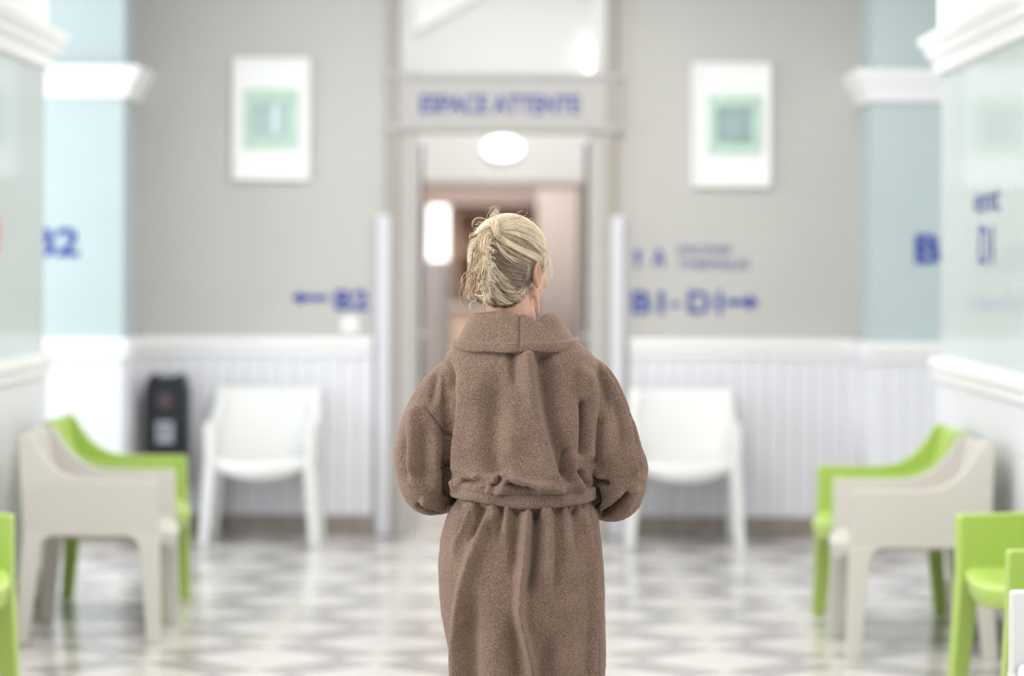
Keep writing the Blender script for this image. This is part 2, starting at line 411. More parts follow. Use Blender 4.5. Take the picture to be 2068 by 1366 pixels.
struct('trim_4', MB().prism([(vx(845, 18.35), vz(62, 18.35)), (vx(960, 18.35), vz(-2, 18.35)), (vx(1000, 18.35), vz(-40, 18.35)), (vx(700, 18.35), vz(-40, 18.35)), (vx(700, 18.35), vz(140, 18.35))], 'y', 18.33, 18.39), WHITE, 'slanting white soffit seen through the transom')
lp = P(1015, 299, VY-.08)
l = empty('bulkhead_lamp', (lp.x, VY, lp.z)); tag(l, 'lit oval bulkhead lamp above the inner doorway', 'lamp')
MB().ellipsoid((0, -.02, 0), (.132, .07, .078)).build('diffuser', LAMPM, l, True)
MB().loft([[((.145)*math.cos(t), yy, .088*math.sin(t)) for t in np.linspace(0, 2*math.pi, 28, endpoint=False)] for yy in (0, -.025)]).build('base_ring', WHITE, l)
ul = empty('wall_uplight', (vx(1192), VY, vz(118))); tag(ul, 'small white wall uplight seen through the transom', 'lamp')
MB().loft([[(r*math.cos(t), -.06+.06*math.sin(t)*.9, z) for t in np.linspace(math.pi, 2*math.pi, 12)] for r, z in ((.04, -.09), (.07, 0), (.09, .09))], cap=True).build('shade', LAMPM, ul, True)
MB().box(-.03, .03, -.06, 0, -.05, .05).build('bracket', WHITE, ul)
RY = 24.0
struct('wall_reception', MB().box(-1.9, 1.9, RY, RY+.2, 0, 3.2), LILAC, 'lilac-white wall behind the reception shelves')
struct('wall_reception_left', MB().box(-1.3, -1.1, VY+.2, RY, 0, 3.2), LILAC, 'side wall of the reception')
struct('wall_reception_right', MB().box(1.1, 1.3, VY+.2, RY, 0, 3.2), LILAC, 'side wall of the reception')
struct('ceiling_reception', MB().box(-1.3, 1.3, VY+.2, RY, 3.2, 3.3), mat('reception_ceiling', (.55, .42, .36), .7, var=.02), 'warm ceiling of the reception')
w3 = struct('window_3', MB().box(vx(862, RY), vx(908, RY), RY-.03, RY, 0, vz(388, RY)), WHITE, 'tall lit frosted window beside the reception shelves')
MB().box(vx(866, RY), vx(904, RY), RY-.04, RY-.03, vz(525, RY), vz(396, RY)).build('pane', WINLIT, w3)
bz = struct('trim_5', MB().box(vx(850, 23.5), vx(1170, 23.5), 23.4, 23.95, vz(415, 23.5), vz(360, 23.5)), mat('pinkish_bulkhead_paint', (.50, .40, .36), .6, var=.03), 'pinkish bulkhead over the reception shelves')
sh = empty('reception_shelf', (vx(1004, 23.7), 23.7, 0)); tag(sh, 'brown wooden shelf unit behind the reception counter', 'shelf')
hw = (vx(1087, 23.7)-vx(922, 23.7))/2; zt = vz(422, 23.7)
for s in (-1, 1): MB().box(s*hw-.02, s*hw+.02, -.2, .25, 0, zt).build('side_panel', WOOD, sh)
MB().box(-hw, hw, .2, .25, 0, zt).build('back_panel', WOOD, sh)
for z in (1.2, 1.55, zt-.02): MB().box(-hw, hw, -.2, .2, z-.015, z+.015).build('shelf_board', WOOD, sh)
for k, (xx, zz, hh, mm) in enumerate(((-.12, zt-.2, .17, CURT), (.05, 1.215, .2, RUBBER), (.22, 1.565, .22, PEACH))):
    bt = empty('storage_jar', (sh.location.x+xx, 23.62, 1.216 if k == 1 else 1.566)); tag(bt, ['pale jar on the upper reception shelf', 'dark jar on the lower reception shelf', 'peach jar on the upper reception shelf'][k], 'jar')
    MB().tube([(0, 0, 0), (0, 0, hh*.7), (0, 0, hh*.85)], [.06, .06, .04], 14).build('jar_body', mm, bt, True); MB().tube([(0, 0, hh*.85), (0, 0, hh)], .045, 14).build('lid', WOOD, bt)
rd = empty('reception_counter', (vx(985, 22.4), 22.4, 0)); tag(rd, 'peach reception counter seen through the doorway', 'counter')
bevel(MB().box(-.30, .35, -.25, .25, 0, 1.08).build('front_panel', PEACH, rd), .01); bevel(MB().box(-.32, .38, -.3, .3, 1.08, 1.125).build('counter_top', CURT, rd), .01)
cu = empty('curtain', (vx(1130, 22.8), 22.8, .05)); tag(cu, 'pinkish-white curtain hanging beside the reception', 'curtain')
pts = np.linspace(-.19, .19, 60)
MB().loft([[(x, .03*math.sin(x*95), z) for x in pts]+[(x, .03*math.sin(x*95)+.006, z) for x in pts[::-1]] for z in (0, 1, 2.25)]).build('cloth', CURT, cu, True)
MB().tube([(-.25, 0, 2.28), (.25, 0, 2.28)], .012, 8).build('rod', METAL, cu)

# ================================================================== SIGNS
def sign(name, body, px, Y, lab, bold=.012, m=BLUE, cat='lettering', group=None, off=.002):
    a, b = P(px[0], px[3], Y), P(px[2], px[1], Y)
    me = text_mesh(body, a.x, b.x, a.z, b.z, bold)
    o = link(name, me, m); o.location.y = Y-off
    return tag(o, lab, cat, group)
def arrow(px, Y, direction, lab):
    a, b = P(px[0], px[3], Y), P(px[2], px[1], Y); x0, x1, zm = a.x, b.x, (a.z+b.z)/2; hh = (b.z-a.z)/2
    L = x1-x0; hl = hh*1.5; t = hh*.36
    pl_ = [(x0, zm-t), (x1-hl, zm-t), (x1-hl, zm-hh), (x1, zm), (x1-hl, zm+hh), (x1-hl, zm+t), (x0, zm+t)]
    if direction == 'l': pl_ = [(x0+x1-p, q) for p, q in pl_][::-1]
    if direction == 'u':
        xm = (x0+x1)/2; z0, z1 = a.z, b.z; hw_ = (x1-x0)/2; t = hw_*.36
        pl_ = [(xm-t, z0), (xm+t, z0), (xm+t, z1-hw_*1.3), (xm+hw_, z1-hw_*1.3), (xm, z1), (xm-hw_, z1-hw_*1.3), (xm-t, z1-hw_*1.3)]
    o = MB().prism(pl_, 'y', Y-.004, Y-.001).build('wall_arrow', BLUE); return tag(o, lab, 'arrow')
sign('header_lettering', 'ESPACE ATTENTE', (849, 193, 1172, 229), YF-.012, 'blue lettering ESPACE ATTENTE on the door header', .02)
sign('direction_lettering', 'B2', (676, 586, 745, 627), BACK_Y, 'blue lettering B2 beside the left-pointing arrow', .03)
arrow((588, 587, 662, 617), BACK_Y, 'l', 'blue arrow pointing towards the side corridor beside B2')
sign('direction_lettering', 'A', (1317, 501, 1344, 540), BACK_Y, 'blue letter A beside the upward arrow', .02)
arrow((1277, 503, 1298, 540), BACK_Y, 'u', 'blue upward arrow beside the letter A')
sign('direction_lettering', 'PISCINES', (1370, 497, 1476, 514), BACK_Y, 'upper line of small blue lettering beside the letter A', .0)
sign('direction_lettering', 'THERMALES', (1370, 526, 1513, 543), BACK_Y, 'lower line of small blue lettering beside the letter A', .0)
sign('direction_lettering', 'B1', (1276, 588, 1341, 634), BACK_Y, 'blue lettering B1 before the dash', .025)
tag(MB().prism([tuple(P(x_, y_, BACK_Y).xz) for x_, y_ in ((1353, 619), (1373, 619), (1373, 611), (1353, 611))], 'y', BACK_Y-.004, BACK_Y-.001).build('lettering_dash', BLUE), 'blue dash between B1 and D1', 'lettering')
sign('direction_lettering', 'D1', (1389, 588, 1458, 634), BACK_Y, 'blue lettering D1 between the dash and the arrow', .025)
arrow((1466, 595, 1534, 627), BACK_Y, 'r', 'blue arrow pointing towards the side corridor beside D1')
sign('corridor_lettering', 'B2', (62, 460, 160, 518), CBY, 'large blue lettering B2 on the bright aqua corridor wall', .03)
sign('corridor_lettering', 'B1', (1848, 474, 1932, 533), CBY, 'large dark blue lettering B on the shaded aqua corridor wall, cut off by the pier', .035)
def pier_sign(body, px, lab, bold):
    (xa, ya, xb, yb) = px
    Ya, Yb = F*XR/(xa-CX), F*XR/(xb-CX); Ym = (Ya+Yb)/2
    za, zb = H_CAM-(yb-HY-4.9)*Ym/F, H_CAM-(ya-HY-4.9)*Ym/F
    me = text_mesh(body, 0, Ya-Yb, za, zb, bold)
    o = link('pier_lettering', me, BLUE); o.location = (XR-.002, Ya, 0); o.rotation_euler = (0, 0, R(-90))
    return tag(o, lab, 'lettering')
pier_sign('ent', (1968, 385, 2019, 428), 'small blue word above D1 on the glossy pier', .0)
pier_sign('D1', (1978, 456, 2006, 534), 'blue lettering D1 on the glossy pier', -.005)
rp = F*2.09/1031
o = MB().box(XL, XL+.004, rp-.12, rp-.0, H_CAM+.02, H_CAM+.17).build('pier_notice', RED); bevel(o, .001); tag(o, 'small faded red notice on the glossy pier', 'notice')

# ---- pictures
def picture(px, seed, lab):
    a, b = P(px[0], px[3], BACK_Y), P(px[2], px[1], BACK_Y); cx, cz = (a.x+b.x)/2, (a.z+b.z)/2; hw, hh = (b.x-a.x)/2, (b.z-a.z)/2
    e = empty('picture', (cx, BACK_Y, cz)); tag(e, lab, 'picture', 'white framed pictures beside the door')
    t = .022
    fr = MB().box(-hw, hw, -.035, 0, -hh, -hh+t).box(-hw, hw, -.035, 0, hh-t, hh).box(-hw, -hw+t, -.035, 0, -hh+t, hh-t).box(hw-t, hw, -.035, 0, -hh+t, hh-t)
    bevel(fr.build('frame', FRAMEW, e), .003)
    MB().box(-hw+t, hw-t, -.02, -.005, -hh+t, hh-t).build('mount', FRAMEW, e)
    ox = .0 if seed == 0 else .018
    gsz = .147
    gm = mat('soft_green_print', (.50, .66, .55), .8, var=.06, vscale=12)
    bm_ = mat('grey_blue_print' if seed == 0 else 'slate_green_print', (.42, .52, .53) if seed == 0 else (.33, .43, .43), .8, var=.05, vscale=10)
    g = bevel(MB().box(ox-gsz, ox+gsz, -.03, -.02, -gsz*1.08, gsz*1.08).build('green_panel', gm, e), .004)
    q = .095
    i = bevel(MB().box(ox-q-.005, ox+q-.005, -.034, -.03, -q, q).build('inner_panel', bm_, e), .002)
    if seed == 0:
        MB().box(ox+.01, ox+.04, -.036, -.034, -q*.85, q*.85).build('pale_stripe', mat('pale_blue_print', (.72, .80, .84), .8, var=.02), e)
        MB().box(ox+.05, ox+.062, -.036, -.034, -q, q).build('dark_line', bm_, e)
    else:
        for z in (-q+.01, q-.01): MB().box(ox-q, ox+q, -.036, -.034, z-.006, z+.006).build('dark_line', mat('slate_line', (.26, .34, .36), .8, var=.03), e)
        for x in (-q+.01, .05): MB().box(ox+x-.006, ox+x+.006, -.036, -.034, -q, q).build('dark_line', mat('slate_line', (.26, .34, .36), .8, var=.03), e)
picture((470, 117, 627, 364), 0, 'white framed print of a green square with a pale vertical stripe')
picture((1397, 127, 1557, 378), 1, 'white framed print of a green square with a dark slate grid')

# ---- extinguisher cover
a, b = P(294, 992, BACK_Y-.1), P(383, 756, BACK_Y-.1); hw = (b.x-a.x)/2
e = empty('extinguisher_cover', ((a.x+b.x)/2, BACK_Y-.022, a.z)); tag(e, 'black wall-hung extinguisher cover with a white label', 'cover')
hz = b.z-a.z
poly = [(-hw+.015, 0), (hw-.015, 0), (hw, .02), (hw, hz-.09), (hw-.012, hz-.035), (hw-.03, hz), (hw-.055, hz+.004), (hw-.075, hz-.012), (-hw+.075, hz-.012), (-hw+.055, hz+.004), (-hw+.03, hz), (-hw+.012, hz-.035), (-hw, hz-.09), (-hw, .02)]
bevel(MB().prism(poly, 'y', -.17, 0).build('cover_body', BLACK, e), .014, 3)
zz = P(0, 870, BACK_Y-.1).z-a.z
lb = bevel(MB().box(-.048, .04, -.173, -.169, zz-.055, zz+.06).build('white_label', mat('grey_white_label', (.42, .45, .52), .6, var=.1, vscale=30), e), .001)
for k in range(3): MB().box(-.035, .02, -.175, -.173, zz+.03-k*.025, zz+.038-k*.025).build('print_line', BLACK, lb)
zz = P(0, 806, BACK_Y-.1).z-a.z
MB().prism([(.038*math.cos(t)-.004, zz+.045*math.sin(t)) for t in np.linspace(0, 2*math.pi, 16, endpoint=False)], 'y', -.1735, -.169).build('red_emblem', mat('dull_red_print', (.10, .065, .075), .6, var=.1), e)
sw = P(707, 657, BACK_Y)
e = empty('wall_switch', (sw.x, BACK_Y, sw.z)); tag(e, 'small white wall switch just above the dado under B2', 'switch')
bevel(MB().box(-.045, .045, -.012, 0, -.045, .045).build('plate', WHITE, e), .004); bevel(MB().box(-.025, .025, -.018, -.012, -.025, .025).build('rocker', WHITE, e), .003)

# ================================================================== CHAIRS
def sx(z): return .255+(.45-z)*.070 if z < .45 else (.255+(z-.45)*.06 if z < .63 else .2658-(z-.63)*.10)
def side_prism(mb, poly, s, th0, th1):
    """poly in (y,z); panel leaning outward towards the floor"""
    n = len(poly); v = []
    for t in (-1, 1):
        for (y, z) in poly:
            k = min(1, max(0, z/.45)); th = th0+(th1-th0)*k
            v.append((s*(sx(z)+t*th/2), y, z))
    f = [tuple(range(n-1, -1, -1)), tuple(range(n, 2*n))]+[(i, (i+1) % n, n+(i+1) % n, n+i) for i in range(n)]
    if s < 0: f = [q[::-1] for q in f]
    mb.add(v, f); return mb
arm_poly = [(-.262, .415), (.262, .415), (.272, .60), (.282, .795), (.278, .805), (.240, .805), (.228, .795), (.20, .745), (.165, .70), (.125, .665), (.08, .643), (.03, .632), (-.02, .63), (-.25, .63), (-.257, .624)]
fleg = [(-.262, .418), (-.135, .418), (-.163, .408), (-.18, .39), (-.19, .355), (-.222, 0), (-.276, 0)]
rleg = [(.262, .418), (.292, 0), (.238, 0), (.198, .355), (.19, .39), (.172, .408), (.145, .418)]
def grid_shell(fn, nu, nv, th_fn):
    top = [[fn(i/(nu-1), j/(nv-1)) for j in range(nv)] for i in range(nu)]
    mb = MB(); v = [p for r in top for p in r]+[th_fn(i/(nu-1), j/(nv-1), top[i][j]) for i in range(nu) for j in range(nv)]
    N = nu*nv; f = []
    for i in range(nu-1):
        for j in range(nv-1):
            a, b_, c, d = i*nv+j, (i+1)*nv+j, (i+1)*nv+j+1, i*nv+j+1
            f.append((a, b_, c, d)); f.append((N+d, N+c, N+b_, N+a))
    edge = [(i*nv) for i in range(nu)]+[((nu-1)*nv+j) for j in range(1, nv)]+[(i*nv+nv-1) for i in range(nu-2, -1, -1)]+[j for j in range(nv-2, 0, -1)]
    for k in range(len(edge)):
        a, b_ = edge[k], edge[(k+1) % len(edge)]; f.append((a, N+a, N+b_, b_))
    mb.add(v, f); return mb
def seat_pt(u, v):
    x = (u-.5)*2; hwid = sx(.45)-.012
    front = -.245-.062*(1-x*x); back = .20
    y = front+(back-front)*v
    z = .455-.030*(1-x*x)*(1-v)**2-.016*math.sin(math.pi*min(1, v*1.05))*(1-.5*x*x)
    if v < .08: z -= .012*(1-v/.08)
    return (x*hwid, y, z)
def seat_th(u, v, p):
    x = (u-.5)*2; d = .045+.026*(1-x*x)*max(0, 1-v*2.5)
    return (p[0], p[1]+(.012 if v < .05 else 0), p[2]-d)
def back_pt(u, v):
    x = (u-.5)*2; z = .41+.392*v; y = .165+.085*v+.022*(1-x*x)
    return (x*(sx(z)-.012), y, z-.004*x*x*v)
def back_th(u, v, p): return (p[0], p[1]+.028, p[2]-.002)
CH = {}
def chair_proto(m):
    d = {}
    d['seat'] = [bevel(grid_shell(seat_pt, 15, 14, seat_th).build('seat', m), .008)]
    d['backrest'] = [bevel(grid_shell(back_pt, 15, 12, back_th).build('backrest', m), .008)]
    d['arm_panel'] = [bevel(side_prism(MB(), arm_poly, s, .044, .044).build('arm_panel', m), .014, 3) for s in (-1, 1)]
    d['leg'] = [bevel(side_prism(MB(), pl_, s, .042, .056).build('leg', m), .007) for s in (-1, 1) for pl_ in (fleg, rleg)]
    for k in ('seat', 'backrest'):
        for o in d[k]: o.data.polygons.foreach_set('use_smooth', [True]*len(o.data.polygons))
    # rubber foot pads under the legs
    return d
used = set()
def chair(mkey, m, x, y, face, label, group):
    """face = heading of the front in degrees, measured from -Y towards +X"""
    e = empty('armchair', (x, y, 0), R(face)); tag(e, label, 'chair', group)
    first = mkey not in CH
    if first: CH[mkey] = chair_proto(m)
    for k, lst in CH[mkey].items():
        for o in lst:
            if first: o.parent = e
            else:
                c = o.copy(); C.objects.link(c); c.parent = e
    return e
gW, gG = 'white plastic armchairs', 'lime green plastic armchairs'
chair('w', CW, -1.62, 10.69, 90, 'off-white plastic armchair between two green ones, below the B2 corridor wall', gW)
chair('g', CG, -1.67, 11.50, 90, 'lime green plastic armchair in front of the black extinguisher cover', gG)
chair('g', CG, -1.95, 8.80, 84, 'lime green plastic armchair in the row that leads to the extinguisher cover, farthest from it', gG)
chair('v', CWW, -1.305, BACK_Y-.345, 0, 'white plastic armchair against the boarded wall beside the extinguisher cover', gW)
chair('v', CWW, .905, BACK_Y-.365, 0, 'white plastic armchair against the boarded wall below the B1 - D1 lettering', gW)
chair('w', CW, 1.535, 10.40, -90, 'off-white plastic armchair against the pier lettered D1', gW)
chair('g', CG, 1.55, 11.10, -90, 'lime green plastic armchair beside the corner of the pier lettered D1', gG)
chair('g', CG, 1.855, 9.03, -70, 'lime green armchair between the off-white one at the D1 pier and another green one', gG)
chair('g', CG, 1.768, 7.83, -84, 'lime green armchair between another green one and the white one, past the D1 pier', gG)
chair('v', CWW, 1.612, 6.85, -80, 'white plastic armchair ending the row past the D1 pier, beside a green one', gW)

# ================================================================== PERSON
def catmull(pts, n):
    pts = np.asarray(pts, float)
    if len(pts) == 2:
        t = np.linspace(0, 1, n)[:, None]; return pts[0]*(1-t)+pts[1]*t
    p = np.vstack([2*pts[0]-pts[1], pts, 2*pts[-1]-pts[-2]]); m = len(pts)-1
    out = []
    for s in np.linspace(0, m-1e-6, n):
        i = int(s); t = s-i; a, b, c, d = p[i], p[i+1], p[i+2], p[i+3]
        out.append(.5*((2*b)+(-a+c)*t+(2*a-5*b+4*c-d)*t*t+(-a+3*b-3*c+d)*t**3))
    return np.array(out)
def zpx(y): return H_CAM-(y-HY)*PERSON_Y/F          # height of a pixel row at the person's depth
def xpx(x, y=800): return unroll(x, y)[0]*PERSON_Y/F
person = empty('person', (0, PERSON_Y, 0)); tag(person, 'person in a brown terry bathrobe with pinned-up blonde hair, seen from behind', 'person')
SKIN = mat('skin', (.62, .36, .25), .5, sub=.15, var=.05, vscale=60)

# ---- head frame
YAW = R(-37)
HC = Vector((xpx(1032, 540), .03, zpx(541)))
MH = Matrix.Translation(HC) @ Matrix.Rotation(YAW, 4, 'Z') @ Matrix.Rotation(R(-4), 4, 'X')
CR_C, CR_R = Vector((0, -.010, .026)), Vector((.072, .092, .084))
body = MB()
body.ellipsoid(CR_C, CR_R, MH, 32, 20)
body.ellipsoid((0, .032, -.028), (.060, .060, .080), MH)
body.ellipsoid((0, .048, -.082), (.040, .040, .030), MH)
for s in (-1, 1):
    body.ellipsoid((s*.036, .062, -.028), (.022, .022, .022), MH, 14, 10)      # cheekbones
    body.ellipsoid((s*.030, .078, .016), (.022, .012, .008), MH, 14, 10)       # brow
    body.capsule((s*.056, .012, -.058), (s*.026, .066, -.095), .014, .012, MH)  # jaw line
    body.ellipsoid((s*.008, .098, -.030), (.008, .008, .007), MH, 12, 8)       # nostril wings
body.capsule((0, .086, .008), (0, .106, -.026), .007, .010, MH)               # nose
body.ellipsoid((0, .090, -.056), (.020, .009, .005), MH, 14, 8)               # lips
body.ellipsoid((0, .089, -.065), (.018, .010, .006), MH, 14, 8)
nb = MH @ Vector((0, -.018, -.055))
body.tube([nb+Vector((0, 0, .03)), nb, Vector((HC.x+.004, .015, 1.36)), Vector((HC.x, .0, 1.30)), Vector((.01, 0, 1.25))], [.050, .053, .054, .060, .085], 20)
TX = xpx(1052)
def sec(cx, cy, z, hw, db, df, n=48, e=2.3):
    out = []
    for j in range(n):
        a = 2*math.pi*j/n; c, s = math.cos(a), math.sin(a)
        out.append((cx+hw*math.copysign(abs(c)**(2/e), c), cy+(df if s > 0 else db)*math.copysign(abs(s)**(2/e), s), z))
    return out
body.loft([sec(TX, 0, z, hw, d, d, 28) for z, hw, d in ((.70, .13, .080), (.80, .135, .082), (.90, .122, .075), (1.0, .105, .068), (1.1, .118, .080), (1.18, .14, .085), (1.215, .145, .08), (1.25, .09, .06))])
for s in (-1, 1):
    body.capsule((TX+s*.08, 0, .76), (TX+s*.075, .01, .44), .078, .052)
    body.capsule((TX+s*.075, .01, .44), (TX+s*.072, -.01, .08), .052, .034)
    body.ellipsoid((TX+s*.072, -.018, .34), (.045, .05, .10))
    body.loft([[(TX+s*.074+r*math.cos(a), yy, max(0, zc+h*math.sin(a))) for a in np.linspace(0, 2*math.pi, 16, endpoint=False)] for yy, r, zc, h in ((-.07, .026, .03, .03), (-.03, .033, .04, .04), (.03, .036, .035, .035), (.10, .042, .022, .022), (.15, .036, .014, .014))])
# arms: shoulder, elbow, wrist, hands folded in front of the waist
armL = [(xpx(932), 0.01, zpx(790)), (xpx(868), .02, zpx(965)), (xpx(985), .235, zpx(965))]
armR = [(xpx(1172), 0.01, zpx(790)), (xpx(1240), .02, zpx(970)), (xpx(1120), .235, zpx(970))]
def hand(mb, wrist, direction, up, side):
    d = Vector(direction).normalized(); u = Vector(up).normalized(); s_ = d.cross(u)*side
    w0 = Vector(wrist)
    mb.ellipsoid((0, 0, 0), (.042, .044, .016), Matrix.Translation(w0+d*.045) @ Matrix((s_, d, u)).transposed().to_4x4())
    for k, (off, L) in enumerate(((-.028, .068), (-.010, .076), (.009, .071), (.027, .056))):
        a = w0+d*.075+s_*off; b = a+d*L*.5-u*.006; c_ = b+d*L*.35-u*.018
        mb.capsule(a, b, .0085, .008, n=10); mb.capsule(b, c_, .008, .007, n=10)
    a = w0+d*.025-s_*.036; b = a+d*.03-s_*.018; mb.capsule(a, b, .011, .0095, n=10); mb.capsule(b, b+d*.03, .0095, .008, n=10)
for arm, sg in ((armL, 1), (armR, -1)):
    body.capsule(arm[0], arm[1], .042, .032); body.capsule(arm[1], arm[2], .032, .024)
    d = Vector((sg*1.0, .12, .0))
    hand(body, arm[2], d, (0, 1, 0), sg)
bme = remeshed(body, .0036, 3, 'person_body')
# ears joined to the body surface
def ear(s):
    mb = MB(); N = 26
    def rimpt(t, k):
        a = R(-200)+t*R(340); rx, rz = .0175*k, .031*k
        lobe = max(0, -math.sin(a))
        return rx*math.cos(a)*(1-.25*lobe), rz*math.sin(a)*(1.0)-.002
    rings = []
    prof = [(0.05, .004), (.35, .003), (.55, .006), (.70, .011), (.82, .012), (.92, .0155), (1.0, .016), (1.05, .013), (1.02, .008), (.85, .003), (.6, -.004)]
    for k, h in prof:
        ring = []
        for j in range(N):
            a = 2*math.pi*j/N; ca_, sa_ = math.cos(a), math.sin(a)
            kk = k if sa_ > -.55 else k*(.94)
            rx, rz = .0170*kk, .0300*kk
            narrow = 1-.28*max(0, -sa_)
            y = rx*ca_*narrow; z = rz*sa_
            lift = h*(1.0 if ca_ < .2 else .75)      # back rim stands away from the skull
            ring.append(MH @ Vector((s*(.0695+lift*.9+.35*max(0, -y)), -.004+y-.10*z, -.018+z)))
        rings.append(ring)
    mb.loft(rings); return mb
em = MB()
for s in (1, -1):
    q = ear(s); em.add(q.v, q.f)
bm = bmesh.new(); bm.from_mesh(bme)
e2 = em.mesh('e', True); bm.from_mesh(e2); bmesh.ops.recalc_face_normals(bm, faces=bm.faces); bm.to_mesh(bme); bm.free()
bme.polygons.foreach_set('use_smooth', [True]*len(bme.polygons))
bo = link('body', bme, SKIN, person)
EYEW = mat('eye_white', (.85, .83, .8), .2, var=.01); EYEB = mat('eye_blue', (.08, .15, .25), .2, var=.05)
for s in (-1, 1):
    ey = MB().ellipsoid((s*.030, .0735, .002), (.0115, .0110, .0075), MH, 16, 10).build('eye', EYEW, person, True)
    MB().ellipsoid((s*.030, .0830, .002), (.0048, .0030, .0048), MH, 12, 8).build('iris', EYEB, ey, True)
epx = MH @ Vector((.0815, .000, -.047))
pe = MB().ellipsoid(epx, (.0028, .0028, .0028), None, 12, 8).build('earring', mat('pearl', (.9, .85, .8), .15, var=.02), person, True)
MB().tube([epx, epx+Vector((-.006, .003, .002))], .0007, 6).build('earring_post', METAL, pe)

# ---- robe
def terry():
    m = bpy.data.materials.new('brown_terry_cloth'); m.use_nodes = True; nt = m.node_tree; b = nt.nodes['Principled BSDF']
    tc = nt.nodes.new('ShaderNodeTexCoord')
    n1 = nt.nodes.new('ShaderNodeTexNoise'); n1.inputs['Scale'].default_value = 330; n1.inputs['Detail'].default_value = 3; n1.inputs['Roughness'].default_value = .6
    n2 = nt.nodes.new('ShaderNodeTexVoronoi'); n2.inputs['Scale'].default_value = 300
    n3 = nt.nodes.new('ShaderNodeTexNoise'); n3.inputs['Scale'].default_value = 14; n3.inputs['Detail'].default_value = 3
    for n in (n1, n2, n3): nt.links.new(tc.outputs['Object'], n.inputs['Vector'])
    r = nt.nodes.new('ShaderNodeValToRGB'); el = r.color_ramp.elements
    el[0].position = .32; el[0].color = (.150, .098, .072, 1); el[1].position = .70; el[1].color = (.37, .26, .20, 1)
    e = el.new(.5); e.color = (.245, .165, .122, 1)
    nt.links.new(n1.outputs['Fac'], r.inputs[0])
    mp = nt.nodes.new('ShaderNodeMapRange'); mp.inputs[1].default_value = .3; mp.inputs[2].default_value = .7; mp.inputs[3].default_value = .9; mp.inputs[4].default_value = 1.1
    nt.links.new(n3.outputs['Fac'], mp.inputs[0])
    sc = nt.nodes.new('ShaderNodeVectorMath'); sc.operation = 'SCALE'; nt.links.new(r.outputs[0], sc.inputs[0]); nt.links.new(mp.outputs[0], sc.inputs['Scale'])
    nt.links.new(sc.outputs[0], b.inputs['Base Color'])
    ad = nt.nodes.new('ShaderNodeMath'); ad.operation = 'SUBTRACT'; nt.links.new(n1.outputs['Fac'], ad.inputs[0])
    ml = nt.nodes.new('ShaderNodeMath'); ml.operation = 'MULTIPLY'; ml.inputs[1].default_value = .5; nt.links.new(n2.outputs['Distance'], ml.inputs[0]); nt.links.new(ml.outputs[0], ad.inputs[1])
    bp = nt.nodes.new('ShaderNodeBump'); bp.inputs['Strength'].default_value = .75; bp.inputs['Distance'].default_value = .004
    nt.links.new(ad.outputs[0], bp.inputs['Height']); nt.links.new(bp.outputs[0], b.inputs['Normal'])
    b.inputs['Roughness'].default_value = .95; b.inputs['Specular IOR Level'].default_value = .1
    b.inputs['Sheen Weight'].default_value = .35; b.inputs['Sheen Roughness'].default_value = .45; b.inputs['Sheen Tint'].default_value = (.9, .75, .62, 1)
    return m
TERRY = terry()
rows = [  # y pixel, left x, right x, back depth, front depth
    (652, 975, 1105, .055, .05), (672, 945, 1140, .078, .065), (692, 918, 1172, .092, .085), (715, 900, 1195, .102, .10), (745, 890, 1214, .112, .115),
    (790, 890, 1216, .122, .125), (850, 897, 1212, .128, .13), (910, 903, 1203, .134, .13), (950, 905, 1199, .141, .13), (972, 908, 1197, .143, .125), (986, 916, 1193, .134, .12),
    (996, 926, 1189, .117, .115), (1012, 922, 1192, .112, .112), (1026, 910, 1203, .120, .115), (1050, 899, 1210, .134, .12), (1090, 888, 1216, .150, .125), (1140, 885, 1219, .160, .13), (1190, 886, 1221, .163, .13),
    (1240, 891, 1222, .160, .13), (1300, 904, 1223, .156, .13), (1366, 915, 1222, .155, .13), (1450, 922, 1218, .156, .13), (1560, 926, 1212, .158, .135)]
rr = np.array(rows, float); yy = np.concatenate([np.arange(652, 1100, 5), np.arange(1100, 1565, 10)])
from_rows = [np.interp(yy, rr[:, 0], rr[:, k]) for k in range(1, 5)]
robe = MB(); rings = []
for y, xl, xr_, db, df in zip(yy, *from_rows):
    a, b = xpx(xl, y), xpx(xr_, y)
    rings.append(sec((a+b)/2, 0, zpx(y), (b-a)/2, db, df, 72, 2.35))
robe.loft(rings)
def sleeve(path):
    c = catmull([p[:2] for p in path], 40); rad = np.interp(np.linspace(0, len(path)-1, 40), range(len(path)), [p[2] for p in path]); dy = catmull([(p[3], 0) for p in path], 40)[:, 0]
    pts = [(xpx(x, y), d, zpx(y)) for (x, y), d in zip(c, dy)]
    robe.tube(pts, [r/F*PERSON_Y for r in rad], 32)
sleeve([(968, 712, 22, 0), (930, 745, 34, 0), (904, 772, 40, 0), (883, 808, 49, 0), (870, 851, 59, 0), (857, 896, 58, -.005), (854, 945, 56, 0), (864, 990, 53, .03), (888, 1001, 48, .11), (925, 995, 44, .185), (980, 982, 41, .24)])
sleeve([(1136, 712, 22, 0), (1176, 745, 34, 0), (1201, 770, 40, 0), (1215, 812, 49, 0), (1229, 871, 57, 0), (1247, 922, 55, -.005), (1256, 945, 54, 0), (1246, 997, 54, .03), (1222, 1012, 48, .11), (1185, 1003, 44, .185), (1130, 988, 41, .24)])
rme = remeshed(robe, .0036, 6, 'robe')
n = len(rme.vertices); co = np.empty(n*3); rme.vertices.foreach_get('co', co); co = co.reshape(n, 3)
no = np.empty(n*3); rme.vertices.foreach_get('normal', no); no = no.reshape(n, 3)
